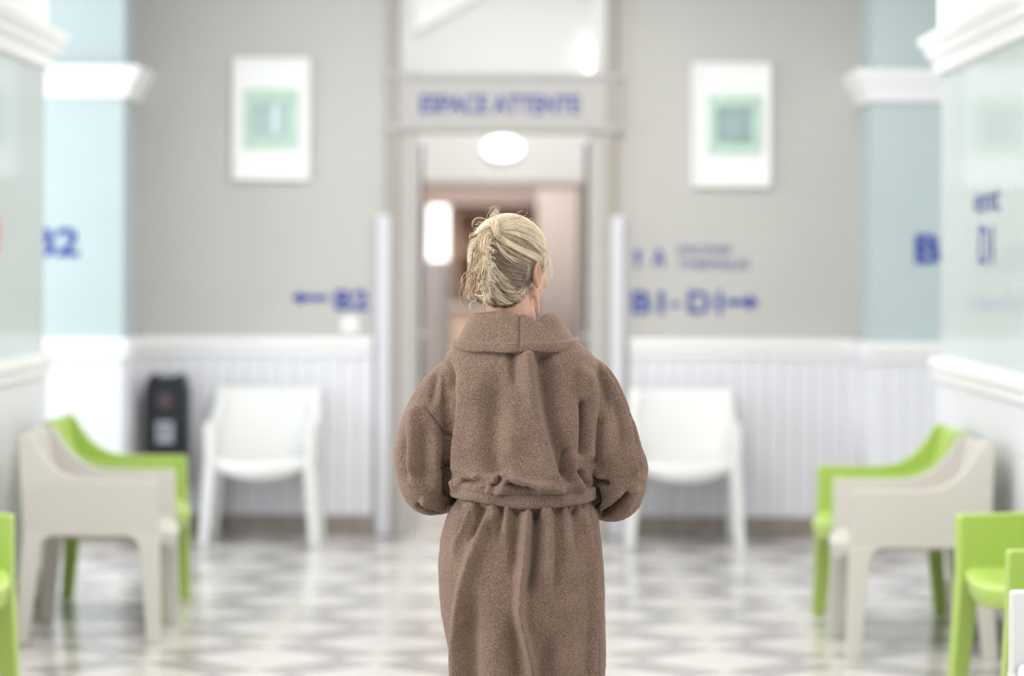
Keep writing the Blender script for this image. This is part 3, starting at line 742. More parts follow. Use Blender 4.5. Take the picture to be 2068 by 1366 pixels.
def project(c):
    Yw = c[:, 1]+PERSON_Y; u0 = c[:, 0]*F/Yw; v0 = (H_CAM-c[:, 2])*F/Yw
    return np.stack([CX+u0*math.cos(ROLL)-v0*math.sin(ROLL), HY+u0*math.sin(ROLL)+v0*math.cos(ROLL)], 1)
px = project(co)
def polydist(pts):
    pts = catmull(pts, 40); best = np.full(n, 1e9); sd = np.zeros(n); tt = np.zeros(n)
    lo, hi = pts.min(0)-90, pts.max(0)+90
    idx = np.where((px[:, 0] > lo[0]) & (px[:, 0] < hi[0]) & (px[:, 1] > lo[1]) & (px[:, 1] < hi[1]))[0]
    q = px[idx]; b_ = best[idx]; s_ = sd[idx]; t_ = tt[idx]
    for k in range(len(pts)-1):
        a, c = pts[k], pts[k+1]; d = c-a; L = max(np.hypot(*d), 1e-6); r = q-a
        t = np.clip((r@d)/L**2, 0, 1); e = r-t[:, None]*d; ds = np.hypot(e[:, 0], e[:, 1])
        sg = np.sign(d[0]*r[:, 1]-d[1]*r[:, 0])      # >0 : to the right of travel on screen (y down) when going up, left when going down
        m = ds < b_; b_[m] = ds[m]; s_[m] = (ds*sg)[m]; t_[m] = ((k+t)/(len(pts)-1))[m]
    best[idx] = b_; sd[idx] = s_; tt[idx] = t_
    return best, sd, tt
def sst(x, a, b): t = np.clip((x-a)/(b-a), 0, 1); return t*t*(3-2*t)
AMP = 2.2
disp = np.zeros(n); backw = sst(-no[:, 1], .02, .4)
def fade(t, fi, fo): return (sst(t, 0, fi) if fi > 0 else 1)*(1-sst(t, 1-fo, 1) if fo > 0 else 1)
def ridge(pts, w, amp, fi=.2, fo=.2, w2=None):
    if fo == 0: pts = list(pts)+[(pts[-1][0]+(pts[-1][0]-pts[-2][0])*.3, 1500), (pts[-1][0]+(pts[-1][0]-pts[-2][0])*.4, 1640)]
    """amp in mm; w = half width left of the line, w2 = right"""
    global disp
    d, sd, t = polydist(pts); w2 = w2 or w
    ww = np.where(sd > 0, w, w2)
    disp += AMP*amp/1000*np.exp(-(d/ww)**2)*fade(t, fi, fo)*backw
def step(pts, wl_, wr_, al, ar, sharp=3.0, fi=.15, fo=.15):
    """going down the picture: surface stands al mm proud on the left, dips ar mm on the right"""
    global disp
    d, sd, t = polydist(pts); s_ = -sd       # s_>0 right
    s_ = np.where(d > 1e8, 1e9, s_)
    sig = 1/(1+np.exp(np.clip(s_/sharp, -30, 30)))
    v = al*np.exp(-(np.minimum(s_, 0)/wl_)**2)*sig - ar*np.exp(-(np.maximum(s_, 0)/wr_)**2)*(1-sig)
    disp += AMP*v/1000*fade(t, fi, fo)*backw
# sign convention check: for travel straight down (d=(0,1)), a point to the right has r=(+,0): cross = 0*0-1*(+) <0 -> sd<0 -> s_>0 right. ok
# -- upper back
step([(1080, 706), (1088, 782), (1101, 856), (1121, 923), (1143, 984)], 40, 30, 7, 15, 3.5, .05, .1)
ridge([(1066, 706), (1070, 790), (1080, 860)], 12, 6, .05, .5)
ridge([(1036, 708), (1040, 760), (1042, 800)], 10, -6, .05, .6)
ridge([(1004, 712), (1002, 800), (998, 890), (1002, 962)], 22, -9, .5, .05)
ridge([(1030, 800), (1030, 880), (1015, 950)], 26, 5, .4, .3)
ridge([(955, 730), (955, 850), (950, 950)], 30, 4, .3, .2)
step([(917, 728), (921, 822), (914, 890), (908, 957)], 16, 20, -9, -6, 3.0, .2, .05)
ridge([(904, 728), (908, 764), (905, 800)], 6, -6, .2, .4)
ridge([(881, 744), (877, 785), (868, 830)], 9, -5, .2, .4)
ridge([(893, 740), (890, 790), (885, 830)], 9, 4, .2, .4)
# right armhole
step([(1166, 728), (1177, 780), (1182, 840), (1181, 900), (1178, 935)], 14, 16, -4, -10, 3, .2, .15)
ridge([(1180, 800), (1182, 860), (1180, 930)], 5.5, -16, .2, .15)
ridge([(1189, 742), (1200, 800), (1204, 860)], 11, 5, .2, .4)
ridge([(1207, 735), (1222, 790), (1228, 850)], 9, -4, .2, .4)
ridge([(1160, 905), (1158, 940), (1166, 975), (1180, 990)], 8, 8, .2, .2)
ridge([(1148, 900), (1150, 950), (1160, 985)], 7, -9, .2, .2)
ridge([(1172, 945), (1180, 970), (1192, 985)], 6, -10, .2, .2)
# blouson folds over the belt
ridge([(1022, 962), (1060, 976), (1110, 984), (1146, 990)], 7, 9, .15, .15)
ridge([(1020, 975), (1050, 990), (1090, 996)], 6, -12, .15, .2)
ridge([(1012, 958), (1002, 975), (994, 988)], 6, -12, .3, .05)
ridge([(1003, 962), (996, 982)], 5, 8, .2, .1)
ridge([(962, 960), (972, 975), (985, 988)], 6, -9, .3, .1)
ridge([(950, 968), (965, 966), (978, 982), (1000, 990), (1028, 990)], 5, 8, .2, .2)
ridge([(926, 975), (945, 974), (962, 980)], 6, -11, .2, .2)
ridge([(915, 965), (920, 985), (926, 996)], 6, 7, .2, .2)
ridge([(1060, 985), (1075, 997)], 5, -8, .2, .2)
# -- sleeves
ridge([(857, 822), (881, 849), (911, 893)], 2.6, -3.5, .05, .05)
ridge([(840, 806), (831, 889), (827, 974)], 12, 8, .2, .2)
ridge([(818, 850), (814, 930), (822, 985)], 9, -8, .3, .3)
ridge([(863, 850), (858, 920), (862, 985)], 12, -5, .3, .3)
ridge([(884, 880), (880, 940), (884, 1000)], 14, 5, .3, .2)
ridge([(838, 1018), (858, 1028), (880, 1034), (903, 1037)], 4.5, -14, .2, .05)
ridge([(845, 1008), (870, 1020), (900, 1026)], 7, 7, .2, .1)
ridge([(905, 930), (900, 970), (908, 1010)], 6, -12, .3, .1)
step([(1208, 716), (1232, 758), (1258, 810), (1278, 870), (1288, 930), (1293, 970)], 14, 14, 8, 10, 2.5, .2, .15)
ridge([(1236, 790), (1252, 850), (1262, 920)], 10, -4, .3, .3)
ridge([(1222, 820), (1230, 890), (1236, 950)], 12, 5, .3, .3)
ridge([(1196, 955), (1213, 970), (1232, 984)], 5, -9, .2, .3)
ridge([(1197, 930), (1207, 955), (1226, 972)], 7, 7, .2, .3)
ridge([(1274, 994), (1252, 1014), (1232, 1030), (1210, 1042)], 5.5, -18, .2, .02)
ridge([(1290, 975), (1272, 1010), (1262, 1035)], 7, 6, .2, .2)
ridge([(1262, 985), (1240, 1008), (1212, 1026)], 7, 7, .2, .05)
ridge([(1199, 985), (1206, 1010), (1210, 1030)], 6, -12, .1, .1)
# -- skirt
ridge([(958, 1016), (940, 1055), (925, 1094), (914, 1140)], 8, 9, .05, .5)
ridge([(945, 1030), (930, 1065), (918, 1100)], 7, -7, .05, .4)
ridge([(978, 1022), (965, 1060), (945, 1110)], 7, -8, .05, .4)
ridge([(1006, 1020), (978, 1075), (956, 1130), (938, 1198), (928, 1287), (930, 1370)], 12, 13, .05, .0, 9)
ridge([(994, 1032), (985, 1070), (976, 1105)], 8, -8, .05, .5)
ridge([(962, 1160), (955, 1230), (950, 1300), (952, 1380)], 16, -9, .3, 0)
ridge([(1026, 1022), (1022, 1060), (1018, 1110)], 8, 5, .05, .6)
ridge([(1012, 1024), (1008, 1070), (1000, 1120)], 6, -5, .05, .6)
ridge([(1043, 1024), (1040, 1100), (1036, 1180)], 10, -7, .05, .4)
ridge([(1066, 1022), (1060, 1109), (1050, 1213), (1053, 1260), (1070, 1330), (1080, 1390)], 9, 12, .05, .1, 8)
ridge([(1084, 1024), (1082, 1090), (1078, 1145), (1065, 1222)], 7, -14, .05, .25)
step([(1114, 1022), (1115, 1090), (1113, 1160), (1110, 1220)], 14, 22, 11, 6, 3, .05, .4)
ridge([(1096, 1022), (1096, 1060)], 5, 5, .1, .5)
ridge([(1035, 1225), (1040, 1290), (1048, 1366)], 14, -7, .3, 0)
ridge([(1110, 1260), (1104, 1320), (1100, 1400)], 22, -9, .3, 0)
ridge([(1000, 1200), (1000, 1300), (1005, 1400)], 24, 5, .3, 0)
ridge([(1140, 1022), (1146, 1080), (1150, 1140)], 9, 5, .05, .5)
ridge([(1158, 1022), (1164, 1080), (1168, 1150)], 9, -5, .05, .5)
ridge([(1176, 1018), (1188, 1080), (1195, 1150), (1197, 1220), (1194, 1366)], 6, 9, .1, 0)
ridge([(1187, 1020), (1202, 1090), (1208, 1180), (1208, 1366)], 7, -7, .1, 0)
ridge([(1150, 1180), (1150, 1300), (1145, 1400)], 22, 5, .3, 0)
for k in range(16):      # fine gathers under the belt
    x = 930+k*16.5+random.uniform(-4, 4); L = random.uniform(22, 60)
    ridge([(x, 1014), (x+(x-1060)*.06, 1014+L)], random.uniform(3, 5), random.uniform(-5, 5), .05, .6)
# slow unevenness and pile
from mathutils import noise as mnoise
sl = np.array([mnoise.noise(Vector(c)*9.0)*.0035+mnoise.noise(Vector(c)*26.0)*.0012 for c in co])
pile = rng.normal(0, .00045, n)
co2 = co+no*(disp+sl+pile)[:, None]
rme.vertices.foreach_set('co', co2.ravel()); rme.update()
rme.polygons.foreach_set('use_smooth', [True]*len(rme.polygons))
rb = link('robe', rme, TERRY, person); rb['label'] = 'brown terry bathrobe'
ls = rb.modifiers.new('s', 'SMOOTH'); ls.factor = .4; ls.iterations = 1

# belt: a flat band that dips at the back
bt = MB(); rings = []
NB = 90
def belt_ring(off_r, off_z):
    out = []
    xa, xb = xpx(916, 1000), xpx(1196, 1000)
    for j in range(NB):
        a = 2*math.pi*j/NB; c, s = math.cos(a), math.sin(a); e = 2.35
        x = (xa+xb)/2+((xb-xa)/2+off_r)*math.copysign(abs(c)**(2/e), c)
        y = ((.112 if s > 0 else .119)+off_r)*math.copysign(abs(s)**(2/e), s)
        u = (x-xa)/(xb-xa); yp = np.interp(u, [0, .1, .5, .75, 1], [989, 991, 1006, 1003, 994])
        out.append((x, y, zpx(yp)+off_z))
    return out
for (r_, z_) in ((-.006, .016), (.004, .0165), (.009, .012), (.0095, 0), (.010, -.010), (.006, -.0155), (-.006, -.016)):
    rings.append(belt_ring(r_, z_))
rings.append(rings[0])
belt = bt.loft(rings, cap=False).build('belt', TERRY, person, True)
MB().ellipsoid((TX, .135, zpx(1003)), (.035, .022, .024)).build('belt_knot', TERRY, belt, True)

# shawl collar
def collar():
    mb = MB(); NA = 320; rings = []
    # profile from the neck, over the roll, down to the outer hem (k: 0..1), then under it
    prof = [(.0, 1.300), (.02, 1.330), (.06, 1.352), (.14, 1.366), (.26, 1.372), (.40, 1.366), (.52, 1.352), (.62, 1.336), (.74, 1.318), (.82, 1.3065), (.845, 1.3035), (.875, 1.3045), (.93, 1.3035), (.975, 1.297), (1.0, 1.289), (.985, 1.282), (.94, 1.281), (.86, 1.288), (.6, 1.30), (.3, 1.30)]
    N0, N1 = Vector((xpx(1036, 650), .004)), Vector((xpx(1042, 690), -.004))
    for (k, z) in prof:
        ring = []
        for j in range(NA):
            a = 2*math.pi*j/NA; c, s = math.cos(a), math.sin(a)
            hw = .066+(.147-.066)*k; db = .060+(.112-.060)*k; df = .060+(.135-.06)*k
            e = 2.15
            x = N0.x*(1-k)+N1.x*k+hw*math.copysign(abs(c)**(2/e), c)
            y = N0.y*(1-k)+N1.y*k+(df if s > 0 else db)*math.copysign(abs(s)**(2/e), s)
            zz = z
            front = max(0., s); zz -= front**1.5*(.03+.10*k)          # falls towards the chest at the front
            side = abs(c)**4
            zz += -.006*side*(1-k)+.010*side*k*(c > 0)+.006*side*k*(c < 0)
            # the collar stands away and dips beside the neck, then rises in a soft hump
            if c > 0:
                zz += (1-abs(k-.3)/.5 if abs(k-.3) < .5 else 0)*(-.020*math.exp(-((a-(2*math.pi-.95))/.22)**2)+.004*math.exp(-((a-(2*math.pi-.35))/.35)**2))
            # centre back seam
            sd_ = (x-xpx(1049, 670))
            if s < 0 and .1 < k < .99: zz -= .004*math.exp(-(sd_/.0028)**2); y += .006*math.exp(-(sd_/.0028)**2)
            wv = mnoise.noise(Vector((x*16, y*16, z*20)))*.006
            zz += wv*.8; y += wv*.6
            ring.append((x, y, zz))
        rings.append(ring)
    mb.loft(rings, cap=False); return mb
cmb = collar(); cme = cmb.mesh('collar', True)
co_ = bpy.data.objects.new('collar', cme); C.objects.link(co_); cme.materials.append(TERRY); co_.parent = rb
su = co_.modifiers.new('sub', 'SUBSURF'); su.levels = 1; su.render_levels = 1

# ---- hair
def hairmat():
    m = bpy.data.materials.new('blonde_hair'); m.use_nodes = True; nt = m.node_tree; b = nt.nodes['Principled BSDF']
    at = nt.nodes.new('ShaderNodeAttribute'); at.attribute_name = 'tone'
    tc = nt.nodes.new('ShaderNodeTexCoord'); nz = nt.nodes.new('ShaderNodeTexNoise'); nz.inputs['Scale'].default_value = 90; nt.links.new(tc.outputs['Object'], nz.inputs['Vector'])
    mp = nt.nodes.new('ShaderNodeMapRange'); mp.inputs[3].default_value = .8; mp.inputs[4].default_value = 1.2; nt.links.new(nz.outputs['Fac'], mp.inputs[0])
    sc = nt.nodes.new('ShaderNodeVectorMath'); sc.operation = 'SCALE'; nt.links.new(at.outputs['Color'], sc.inputs[0]); nt.links.new(mp.outputs[0], sc.inputs['Scale'])
    nt.links.new(sc.outputs[0], b.inputs['Base Color'])
    b.inputs['Roughness'].default_value = .38; b.inputs['Specular IOR Level'].default_value = .6
    return m
HAIR = hairmat()
TONES = {'pale': (1.0, .87, .68), 'blond': (.94, .73, .48), 'honey': (.56, .38, .21), 'ash': (.25, .19, .145), 'dark': (.10, .07, .05), 'grey': (.42, .35, .30)}
def hline(d):
    """hairline height (head frame) for a direction: forehead high, above the ear, nape low"""
    a = math.atan2(d.y, abs(d.x))      # +90 front, -90 back
    return np.interp(math.degrees(a), [-90, -50, -30, -15, -5, 3, 15, 30, 45, 60, 90], [-.066, -.066, -.064, -.052, -.018, .016, .006, -.022, -.012, .045, .070])
hb = MB(); rings = []; NU, NV = 96, 64
for i in range(NV+1):
    ph = -math.pi/2+math.pi*i/NV; ph = max(-1.55, min(1.55, ph)); ring = []
    for j in range(NU):
        th = 2*math.pi*j/NU
        d = Vector((math.cos(ph)*math.cos(th), math.cos(ph)*math.sin(th), math.sin(ph)))
        p = Vector((CR_R.x*d.x, CR_R.y*d.y, (CR_R.z if d.z > 0 else CR_R.z*1.12)*d.z))+CR_C
        hz_ = hline(p-CR_C)
        t = min(1, max(0, (p.z-(hz_-.010))/.018)); t = t*t*(3-2*t)
        nrm = Vector((d.x/CR_R.x, d.y/CR_R.y, d.z/CR_R.z)).normalized()
        thick = .0085+.004*max(0, d.z)+.004*max(0, -d.y)
        p = p+nrm*(-.006+(thick+.006)*t)
        if t < .02: p = CR_C+(p-CR_C)*.8
        ring.append(MH @ p)
    rings.append(ring)
hb.loft(rings)
# volume of the twist running down the left of the back of the head
def hp3(x, y, dy): return Vector((xpx(x, y), dy, zpx(y)))
tw = [(996, 462, 17, -.050), (978, 492, 24, -.062), (972, 530, 26, -.070), (975, 565, 27, -.068), (984, 592, 24, -.058), (1000, 606, 17, -.048)]
hb.tube([hp3(x, y, d) for x, y, r_, d in tw], [r_/F*PERSON_Y for *_, r_, d in tw], 18)
for x, y, r_, d in ((996, 460, 16, -.045), (1002, 606, 16, -.045), (1015, 470, 26, -.03), (966, 590, 15, -.055)):
    hb.ellipsoid(hp3(x, y, d), (r_/F*PERSON_Y,)*3)
bbvh = BVHTree.FromPolygons([v.co for v in bme.vertices], [q.vertices[:] for q in bme.polygons])
camp = Vector((0, -PERSON_Y, H_CAM))
def on_skin(x, y):
    d = (P(x, y, PERSON_Y)-Vector((0, PERSON_Y, 0))-camp).normalized()
    loc, nr, _, _ = bbvh.ray_cast(camp+d*5.0, d)
    return loc, nr
for (x, y, r_) in ((1070, 548, 9), (1064, 556, 12), (1069, 562, 9), (1058, 568, 13), (1066, 574, 9), (1052, 580, 13), (1062, 586, 9), (1046, 592, 13), (1056, 597, 9), (1036, 600, 13), (1046, 605, 9), (1024, 606, 12), (1034, 611, 9), (1012, 610, 11), (1022, 615, 8), (1070, 535, 11), (1060, 540, 14), (1050, 555, 15), (1044, 572, 15), (1098, 500, 12), (1101, 514, 11), (1100, 527, 8), (1100, 540, 6), (1100, 552, 5), (1094, 515, 12), (1095, 528, 9)):
    loc, nr = on_skin(x, y)
    if loc is not None: hb.ellipsoid(loc-nr*.004, (r_/F*PERSON_Y,)*3, None, 12, 8)
hme = remeshed(hb, .003, 5, 'hair_base')
hbvh = BVHTree.FromPolygons([v.co for v in hme.vertices], [p.vertices[:] for p in hme.polygons])
camp = Vector((0, -PERSON_Y, H_CAM))
def cast(x, y, free=False):
    tgt = P(x, y, PERSON_Y)-Vector((0, PERSON_Y, 0)); d = (tgt-camp).normalized()
    loc, nr, _, _ = hbvh.ray_cast(camp+d*5.0, d)
    if loc is None:
        # beside the silhouette: keep the depth of the nearest hair surface
        m0 = camp+d*((PERSON_Y-.01-0)/d.y if False else (PERSON_Y+.0)/d.y)
        q, nn, _, _ = hbvh.find_nearest(m0)
        if not free: return q, nn, True
        dep = q.y+PERSON_Y
        return camp+d*(dep/d.y), nn, False
    return loc, nr, True
SV, SF, SC = [], [], []
def strand(p3, r, tone, jit=.12, taper=True):
    m = len(p3); base = len(SV); k = random.uniform(1-jit, 1+jit); col = tuple(min(1, c*k) for c in tone)
    for i in range(m):
        p = Vector(p3[i]); t = (Vector(p3[min(i+1, m-1)])-Vector(p3[max(i-1, 0)]))
        t = t.normalized() if t.length > 1e-9 else Vector((0, 0, 1))
        u_ = t.cross(Vector((.3, 1, .2))).normalized(); v_ = t.cross(u_)
        e = i/(m-1); rr_ = r*(min(1, .35+e*8) if taper else 1)*(min(1, .2+(1-e)*5) if taper else 1)
        for a in (0, 2.094, 4.189):
            SV.append(p+u_*(rr_*math.cos(a))+v_*(rr_*math.sin(a))); SC.append(col)
    for i in range(m-1):
        for a in range(3):
            b_ = (a+1) % 3; SF.append((base+i*3+a, base+i*3+b_, base+(i+1)*3+b_, base+(i+1)*3+a))
def lock(guide, cnt, spread, tones, off=(.0005, .0045), r=.00042, s0=1., s1=1., wav=1.0, free=False, npt=18, lenj=.12):
    """guide: photo pixels; strands follow the hair surface below those pixels"""
    g = catmull(guide, 40)
    tan = np.gradient(g, axis=0); nrm = np.stack([-tan[:, 1], tan[:, 0]], 1); nrm /= np.hypot(nrm[:, 0], nrm[:, 1])[:, None]+1e-9
    for _ in range(cnt):
        a = random.gauss(0, .5); a = max(-1.2, min(1.2, a)); ph1 = random.uniform(0, 6.28); fr = random.uniform(1, 2.5)
        t0, t1 = random.uniform(0, lenj), 1-random.uniform(0, lenj); o0 = random.uniform(*off); tone = TONES[random.choice(tones)]
        pts = []
        for i in range(npt):
            t = t0+(t1-t0)*i/(npt-1); k = t*39; i0 = min(38, int(k)); fr_ = k-i0
            c = g[i0]*(1-fr_)+g[i0+1]*fr_; nn = nrm[i0]
            sp = spread*(s0+(s1-s0)*t)
            q = c+nn*(a*sp+wav*math.sin(ph1+fr*t*6.28))
            loc, nr, hit = cast(q[0], q[1], free)
            lift = o0*(.3+.7*math.sin(math.pi*min(1, max(0, t)))) 
            pts.append(loc+(nr*lift if hit else Vector((0, 0, 0))))
        if not free:   # soften jumps at the silhouette
            pa = np.array([tuple(p) for p in pts]); 
            for _k in range(2): pa[1:-1] = .25*pa[:-2]+.5*pa[1:-1]+.25*pa[2:]
            pts = [Vector(p) for p in pa]
        strand(pts, r, tone)
def c1(*pts): return [(900+x/5.254, 400+y/5.254) for x, y in pts]     # close-up coordinates of the head
PB = ['pale', 'pale', 'blond']; BL = ['blond', 'pale', 'honey']; AS = ['ash', 'grey', 'ash', 'honey']; DK = ['dark', 'ash']
# base combing underneath
lock(c1((1090, 640), (1010, 420), (860, 290), (690, 230), (540, 300)), 170, 16, PB, s0=1.4, s1=.5)
lock(c1((1085, 560), (980, 400), (820, 310), (660, 290), (530, 340)), 170, 14, PB, s0=1.6, s1=.5)
lock(c1((1085, 640), (960, 480), (800, 385), (650, 355), (520, 370)), 160, 12, ['pale', 'blond', 'ash'], s0=1.5, s1=.5)
lock(c1((1060, 680), (920, 560), (760, 440), (620, 390), (520, 380)), 130, 9, ['blond', 'ash', 'honey'], s0=1.5, s1=.5)
lock(c1((1040, 690), (940, 620), (800, 560), (660, 480), (560, 420), (530, 370)), 120, 6, PB, (.002, .007), s0=1.3, s1=.6)
lock(c1((1000, 720), (860, 620), (740, 545), (620, 480), (550, 420)), 60, 4, ['dark', 'honey'], s0=1.2, s1=.6)
lock(c1((960, 700), (820, 640), (700, 580), (590, 500), (520, 420)), 110, 9, ['honey', 'blond', 'ash'], s0=1.3, s1=.7)
lock(c1((930, 720), (780, 690), (650, 620), (540, 520), (480, 430)), 150, 13, AS, s0=1.2, s1=.7)
lock(c1((900, 780), (760, 750), (620, 700), (510, 600), (440, 500)), 170, 14, AS+['dark'], s0=1.2, s1=.7)
lock(c1((880, 860), (740, 830), (600, 780), (500, 700), (430, 590)), 170, 14, AS+['dark'], s0=1.2, s1=.7)
lock(c1((850, 940), (720, 920), (600, 870), (500, 790), (420, 690)), 170, 14, AS, s0=1.2, s1=.7)
lock(c1((830, 1010), (720, 1000), (610, 950), (510, 870), (430, 770)), 150, 12, ['ash', 'blond', 'grey'], s0=1.2, s1=.7)
lock(c1((790, 1060), (690, 1050), (590, 1000), (500, 920), (430, 850)), 130, 10, ['blond', 'ash', 'dark'], s0=1.1, s1=.7)
lock(c1((740, 1090), (640, 1090), (560, 1050), (490, 970), (440, 890)), 120, 10, ['blond', 'ash', 'pale'], s0=1.1, s1=.7)
lock(c1((640, 1120), (560, 1120), (500, 1060), (465, 980), (440, 900)), 100, 9, ['dark', 'ash', 'blond'], s0=1.1, s1=.7)
# pale streaks lying on top
lock(c1((960, 800), (900, 860), (820, 900), (720, 880)), 60, 10, ['grey', 'ash', 'ash'], (.0005, .003))
lock(c1((930, 740), (890, 830), (860, 930), (820, 1020)), 90, 12, ['grey', 'ash'], (.0005, .003))
lock(c1((890, 920), (850, 1000), (790, 1060), (700, 1080)), 80, 9, ['grey', 'ash', 'blond'], (.0005, .003))
for gpts in (((780, 1050), (640, 960), (540, 880), (460, 790)), ((760, 980), (640, 900), (540, 810), (470, 720)), ((720, 900), (600, 820), (520, 740), (470, 650)), ((800, 700), (660, 620), (560, 520), (520, 430)), ((640, 1100), (540, 1000), (480, 900), (450, 800)), ((1040, 560), (880, 450), (720, 380), (560, 370)), ((1060, 480), (900, 350), (720, 300), (560, 340)), ((1080, 620), (930, 470), (760, 400), (600, 370))):
    lock(c1(*gpts), 26, 4, ['pale', 'pale', 'blond'], (.003, .007), r=.0005, s0=1.3, s1=.6)
# the twist: loops folding over to the left
lock(c1((530, 330), (430, 400), (400, 520), (410, 640), (420, 760), (400, 880)), 150, 12, ['pale', 'blond', 'blond', 'honey'], (.001, .008))
lock(c1((500, 340), (400, 400), (320, 500), (280, 620), (300, 750)), 150, 10, ['pale', 'blond', 'grey'], (.001, .007))
lock(c1((480, 400), (390, 480), (340, 600), (330, 740), (300, 860), (270, 960)), 140, 13, ['pale', 'blond', 'ash', 'honey'], (.001, .008))
lock(c1((420, 620), (380, 740), (360, 860), (330, 960), (290, 1040)), 110, 12, ['blond', 'ash', 'honey', 'dark'], (.001, .008), wav=2.5)
lock(c1((420, 740), (400, 860), (380, 980), (420, 1080)), 100, 11, ['ash', 'blond', 'honey'], (.001, .008), wav=2)
lock(c1((460, 700), (440, 820), (430, 950), (440, 1070), (520, 1130)), 90, 8, ['pale', 'blond', 'ash'], (.002, .008), wav=1.5)
lock(c1((560, 300), (530, 380), (600, 470), (700, 520)), 50, 4, ['pale', 'honey'], (.003, .008))
lock(c1((540, 250), (510, 330), (540, 410), (600, 460)), 60, 5, ['pale', 'blond'], (.003, .009))
for k in range(34):   # short untidy locks down the twist; dark strands paint the shade between them
    yb = random.uniform(390, 1060); xb = 420-.05*(yb-400)+random.uniform(-90, 60); an = random.gauss(1.9, .55); L = random.uniform(70, 190)
    dx, dy = math.cos(an)*L, math.sin(an)*L; bw = random.uniform(-35, 35)
    lock(c1((xb, yb), (xb+dx*.4-dy/L*bw, yb+dy*.4+dx/L*bw), (xb+dx*.75-dy/L*bw, yb+dy*.75+dx/L*bw), (xb+dx, yb+dy)), random.randint(10, 22), random.uniform(2.5, 6), random.choice([['pale', 'blond'], ['pale', 'pale', 'blond'], ['honey', 'ash'], ['blond', 'honey']]), (.003, .011), r=.00045, s0=.5, s1=1.3, wav=1.6)
    if k % 2: lock(c1((xb-15, yb+10), (xb+dx*.5-25, yb+dy*.5), (xb+dx*.9-20, yb+dy*.9)), 10, 3, ['dark', 'ash'], (.002, .006), r=.0005)
for k in range(9):   # locks tucked under along the gathered line
    yb = 430+k*72+random.uniform(-25, 25); xb = 470-.05*(yb-400)
    lock(c1((xb+85, yb+45), (xb+30, yb+5), (xb-20, yb+10), (xb-50, yb+60)), 16, 4, ['blond', 'pale', 'ash'], (.003, .008), r=.00045, s0=1.2, s1=.7)
# loose ends
lock(c1((500, 330), (490, 260), (505, 180), (545, 140), (600, 155)), 16, 8, ['pale', 'blond'], r=.00035, s0=.5, s1=1.6, lenj=.3, free=True, wav=3)
lock(c1((520, 300), (520, 220), (495, 160), (472, 195)), 8, 9, ['pale', 'honey'], r=.0003, s0=.5, s1=1.6, lenj=.35, free=True, wav=3)
lock(c1((530, 300), (560, 210), (600, 160), (640, 150)), 5, 12, ['pale'], r=.0003, s0=.5, s1=1.6, lenj=.35, free=True, wav=2)
lock(c1((480, 310), (400, 250), (330, 240), (298, 280), (320, 310)), 9, 9, ['pale', 'blond'], r=.0003, lenj=.2, free=True, wav=2)
lock(c1((460, 330), (380, 320), (325, 350), (310, 400)), 14, 8, ['pale', 'blond'], r=.0004, lenj=.2, free=True, wav=2)
lock(c1((350, 420), (290, 520), (265, 630), (290, 720)), 12, 12, ['pale', 'blond'], r=.00035, free=True, wav=2)
lock(c1((310, 820), (250, 920), (240, 1010), (270, 1070), (330, 1020)), 22, 16, ['blond', 'ash'], r=.00035, wav=3, free=True)
lock(c1((300, 900), (235, 960), (230, 1060), (300, 1050)), 14, 16, ['blond', 'honey'], r=.0003, wav=4, free=True)
lock(c1((340, 700), (280, 800), (250, 880), (290, 960)), 14, 14, ['blond', 'pale'], r=.0003, wav=3, free=True)
lock(c1((380, 1060), (300, 1090), (258, 1140), (272, 1200)), 6, 6, ['pale', 'blond'], r=.00035, free=True)
lock(c1((700, 210), (760, 170), (815, 150), (820, 110)), 5, 14, ['honey', 'pale'], r=.00025, lenj=.3, free=True)
lock(c1((880, 880), (890, 980), (920, 1090), (965, 1190)), 9, 5, ['pale', 'blond'], r=.00035, s1=.5, free=True)
lock(c1((905, 720), (870, 780), (880, 880), (900, 960)), 8, 8, ['pale', 'grey'], r=.0003)
lock(c1((1090, 600), (1118, 700), (1125, 820), (1105, 880)), 5, 4, ['pale'], r=.0003, s1=.6, free=True)
lock(c1((560, 1130), (640, 1150), (720, 1130), (790, 1090)), 26, 5, ['dark', 'ash'], (.0, .003))
lock(c1((1070, 560), (1085, 640), (1095, 720), (1100, 790)), 60, 10, ['pale', 'blond'], (.001, .004))
lock(c1((1050, 640), (1065, 690), (1075, 740), (1085, 790)), 40, 10, ['pale', 'blond'], (.001, .004))
for _ in range(60):   # stray hairs all over the crown
    x0 = random.uniform(420, 1050); y0 = 210+((x0-760)/330)**2*230
    lock(c1((x0, y0+random.uniform(10, 60)), (x0-random.uniform(20, 70), y0-random.uniform(-10, 14)), (x0-random.uniform(80, 150), y0+random.uniform(-5, 50))), 1, 3, ['pale', 'blond'], (.003, .01), r=.00025, free=True)
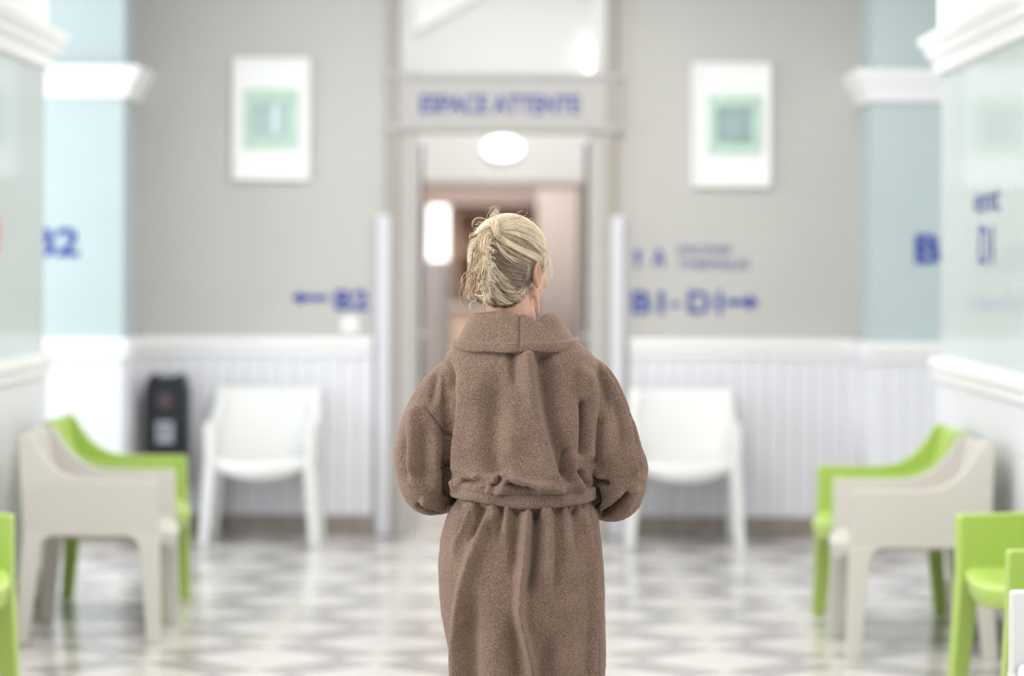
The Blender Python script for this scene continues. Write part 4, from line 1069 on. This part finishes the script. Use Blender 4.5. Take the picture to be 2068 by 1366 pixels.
# the rest of the head (front and far side), combed back to the twist
twc = (MH.inverted() @ hp3(985, 500, -.07))-CR_C
td = Vector((twc.x/CR_R.x, twc.y/CR_R.y, twc.z/CR_R.z)).normalized()
for _ in range(900):
    az = random.uniform(-20, 215); az = R(az); d0 = Vector((math.cos(az), math.sin(az), 0))
    hz_ = hline(d0)+.006; sz = max(-.95, min(.95, hz_/CR_R.z)); c0 = math.sqrt(1-sz*sz); d0 = Vector((d0.x*c0, d0.y*c0, sz))
    d0 = (d0+Vector((0, 0, random.uniform(0, .8)))).normalized()
    tt_ = (td+Vector((random.uniform(-.1, .1), random.uniform(-.1, .1), random.uniform(-.35, .35)))).normalized()
    if d0.dot(tt_) < -.92: continue
    pts = []
    for i in range(14):
        d = d0.slerp(tt_, i/13*.97); d = (d+Vector((0, 0, .25*math.sin(math.pi*i/13)))).normalized()
        q = MH @ (CR_C+Vector((d.x*CR_R.x, d.y*CR_R.y, d.z*CR_R.z))*1.02)
        loc, nr, _, _ = hbvh.find_nearest(q); pts.append(loc+nr*random.uniform(.0006, .002))
    strand(pts, .0005, TONES[random.choice(PB)])
hm = pyd('hair_strands', SV, SF, True)
ca_ = hm.color_attributes.new('tone', 'FLOAT_COLOR', 'POINT'); ca_.data.foreach_set('color', np.array([(*c, 1) for c in SC], np.float32).ravel())
hme.polygons.foreach_set('use_smooth', [True]*len(hme.polygons))
hn = len(hme.vertices); hc = np.empty(hn*3); hme.vertices.foreach_get('co', hc); hpx = project(hc.reshape(hn, 3))
k = np.clip((hpx[:, 1]-470-(hpx[:, 0]-1000)*.55)/45, 0, 1)[:, None]*np.clip((hpx[:, 0]-965)/30, 0, 1)[:, None]
cols = np.array(TONES['honey'])*(1-k)+np.array(TONES['ash'])*.75*k      # the hair itself is ash coloured at the nape, blonde above
cb = hme.color_attributes.new('tone', 'FLOAT_COLOR', 'POINT'); cb.data.foreach_set('color', np.hstack([cols, np.ones((hn, 1))]).astype(np.float32).ravel())
ho = link('hair', hme, HAIR, person); ho['label'] = 'blonde hair pinned up in a loose twist'
hs = link('hair_strands', hm, HAIR, ho); hs['kind'] = 'stuff'
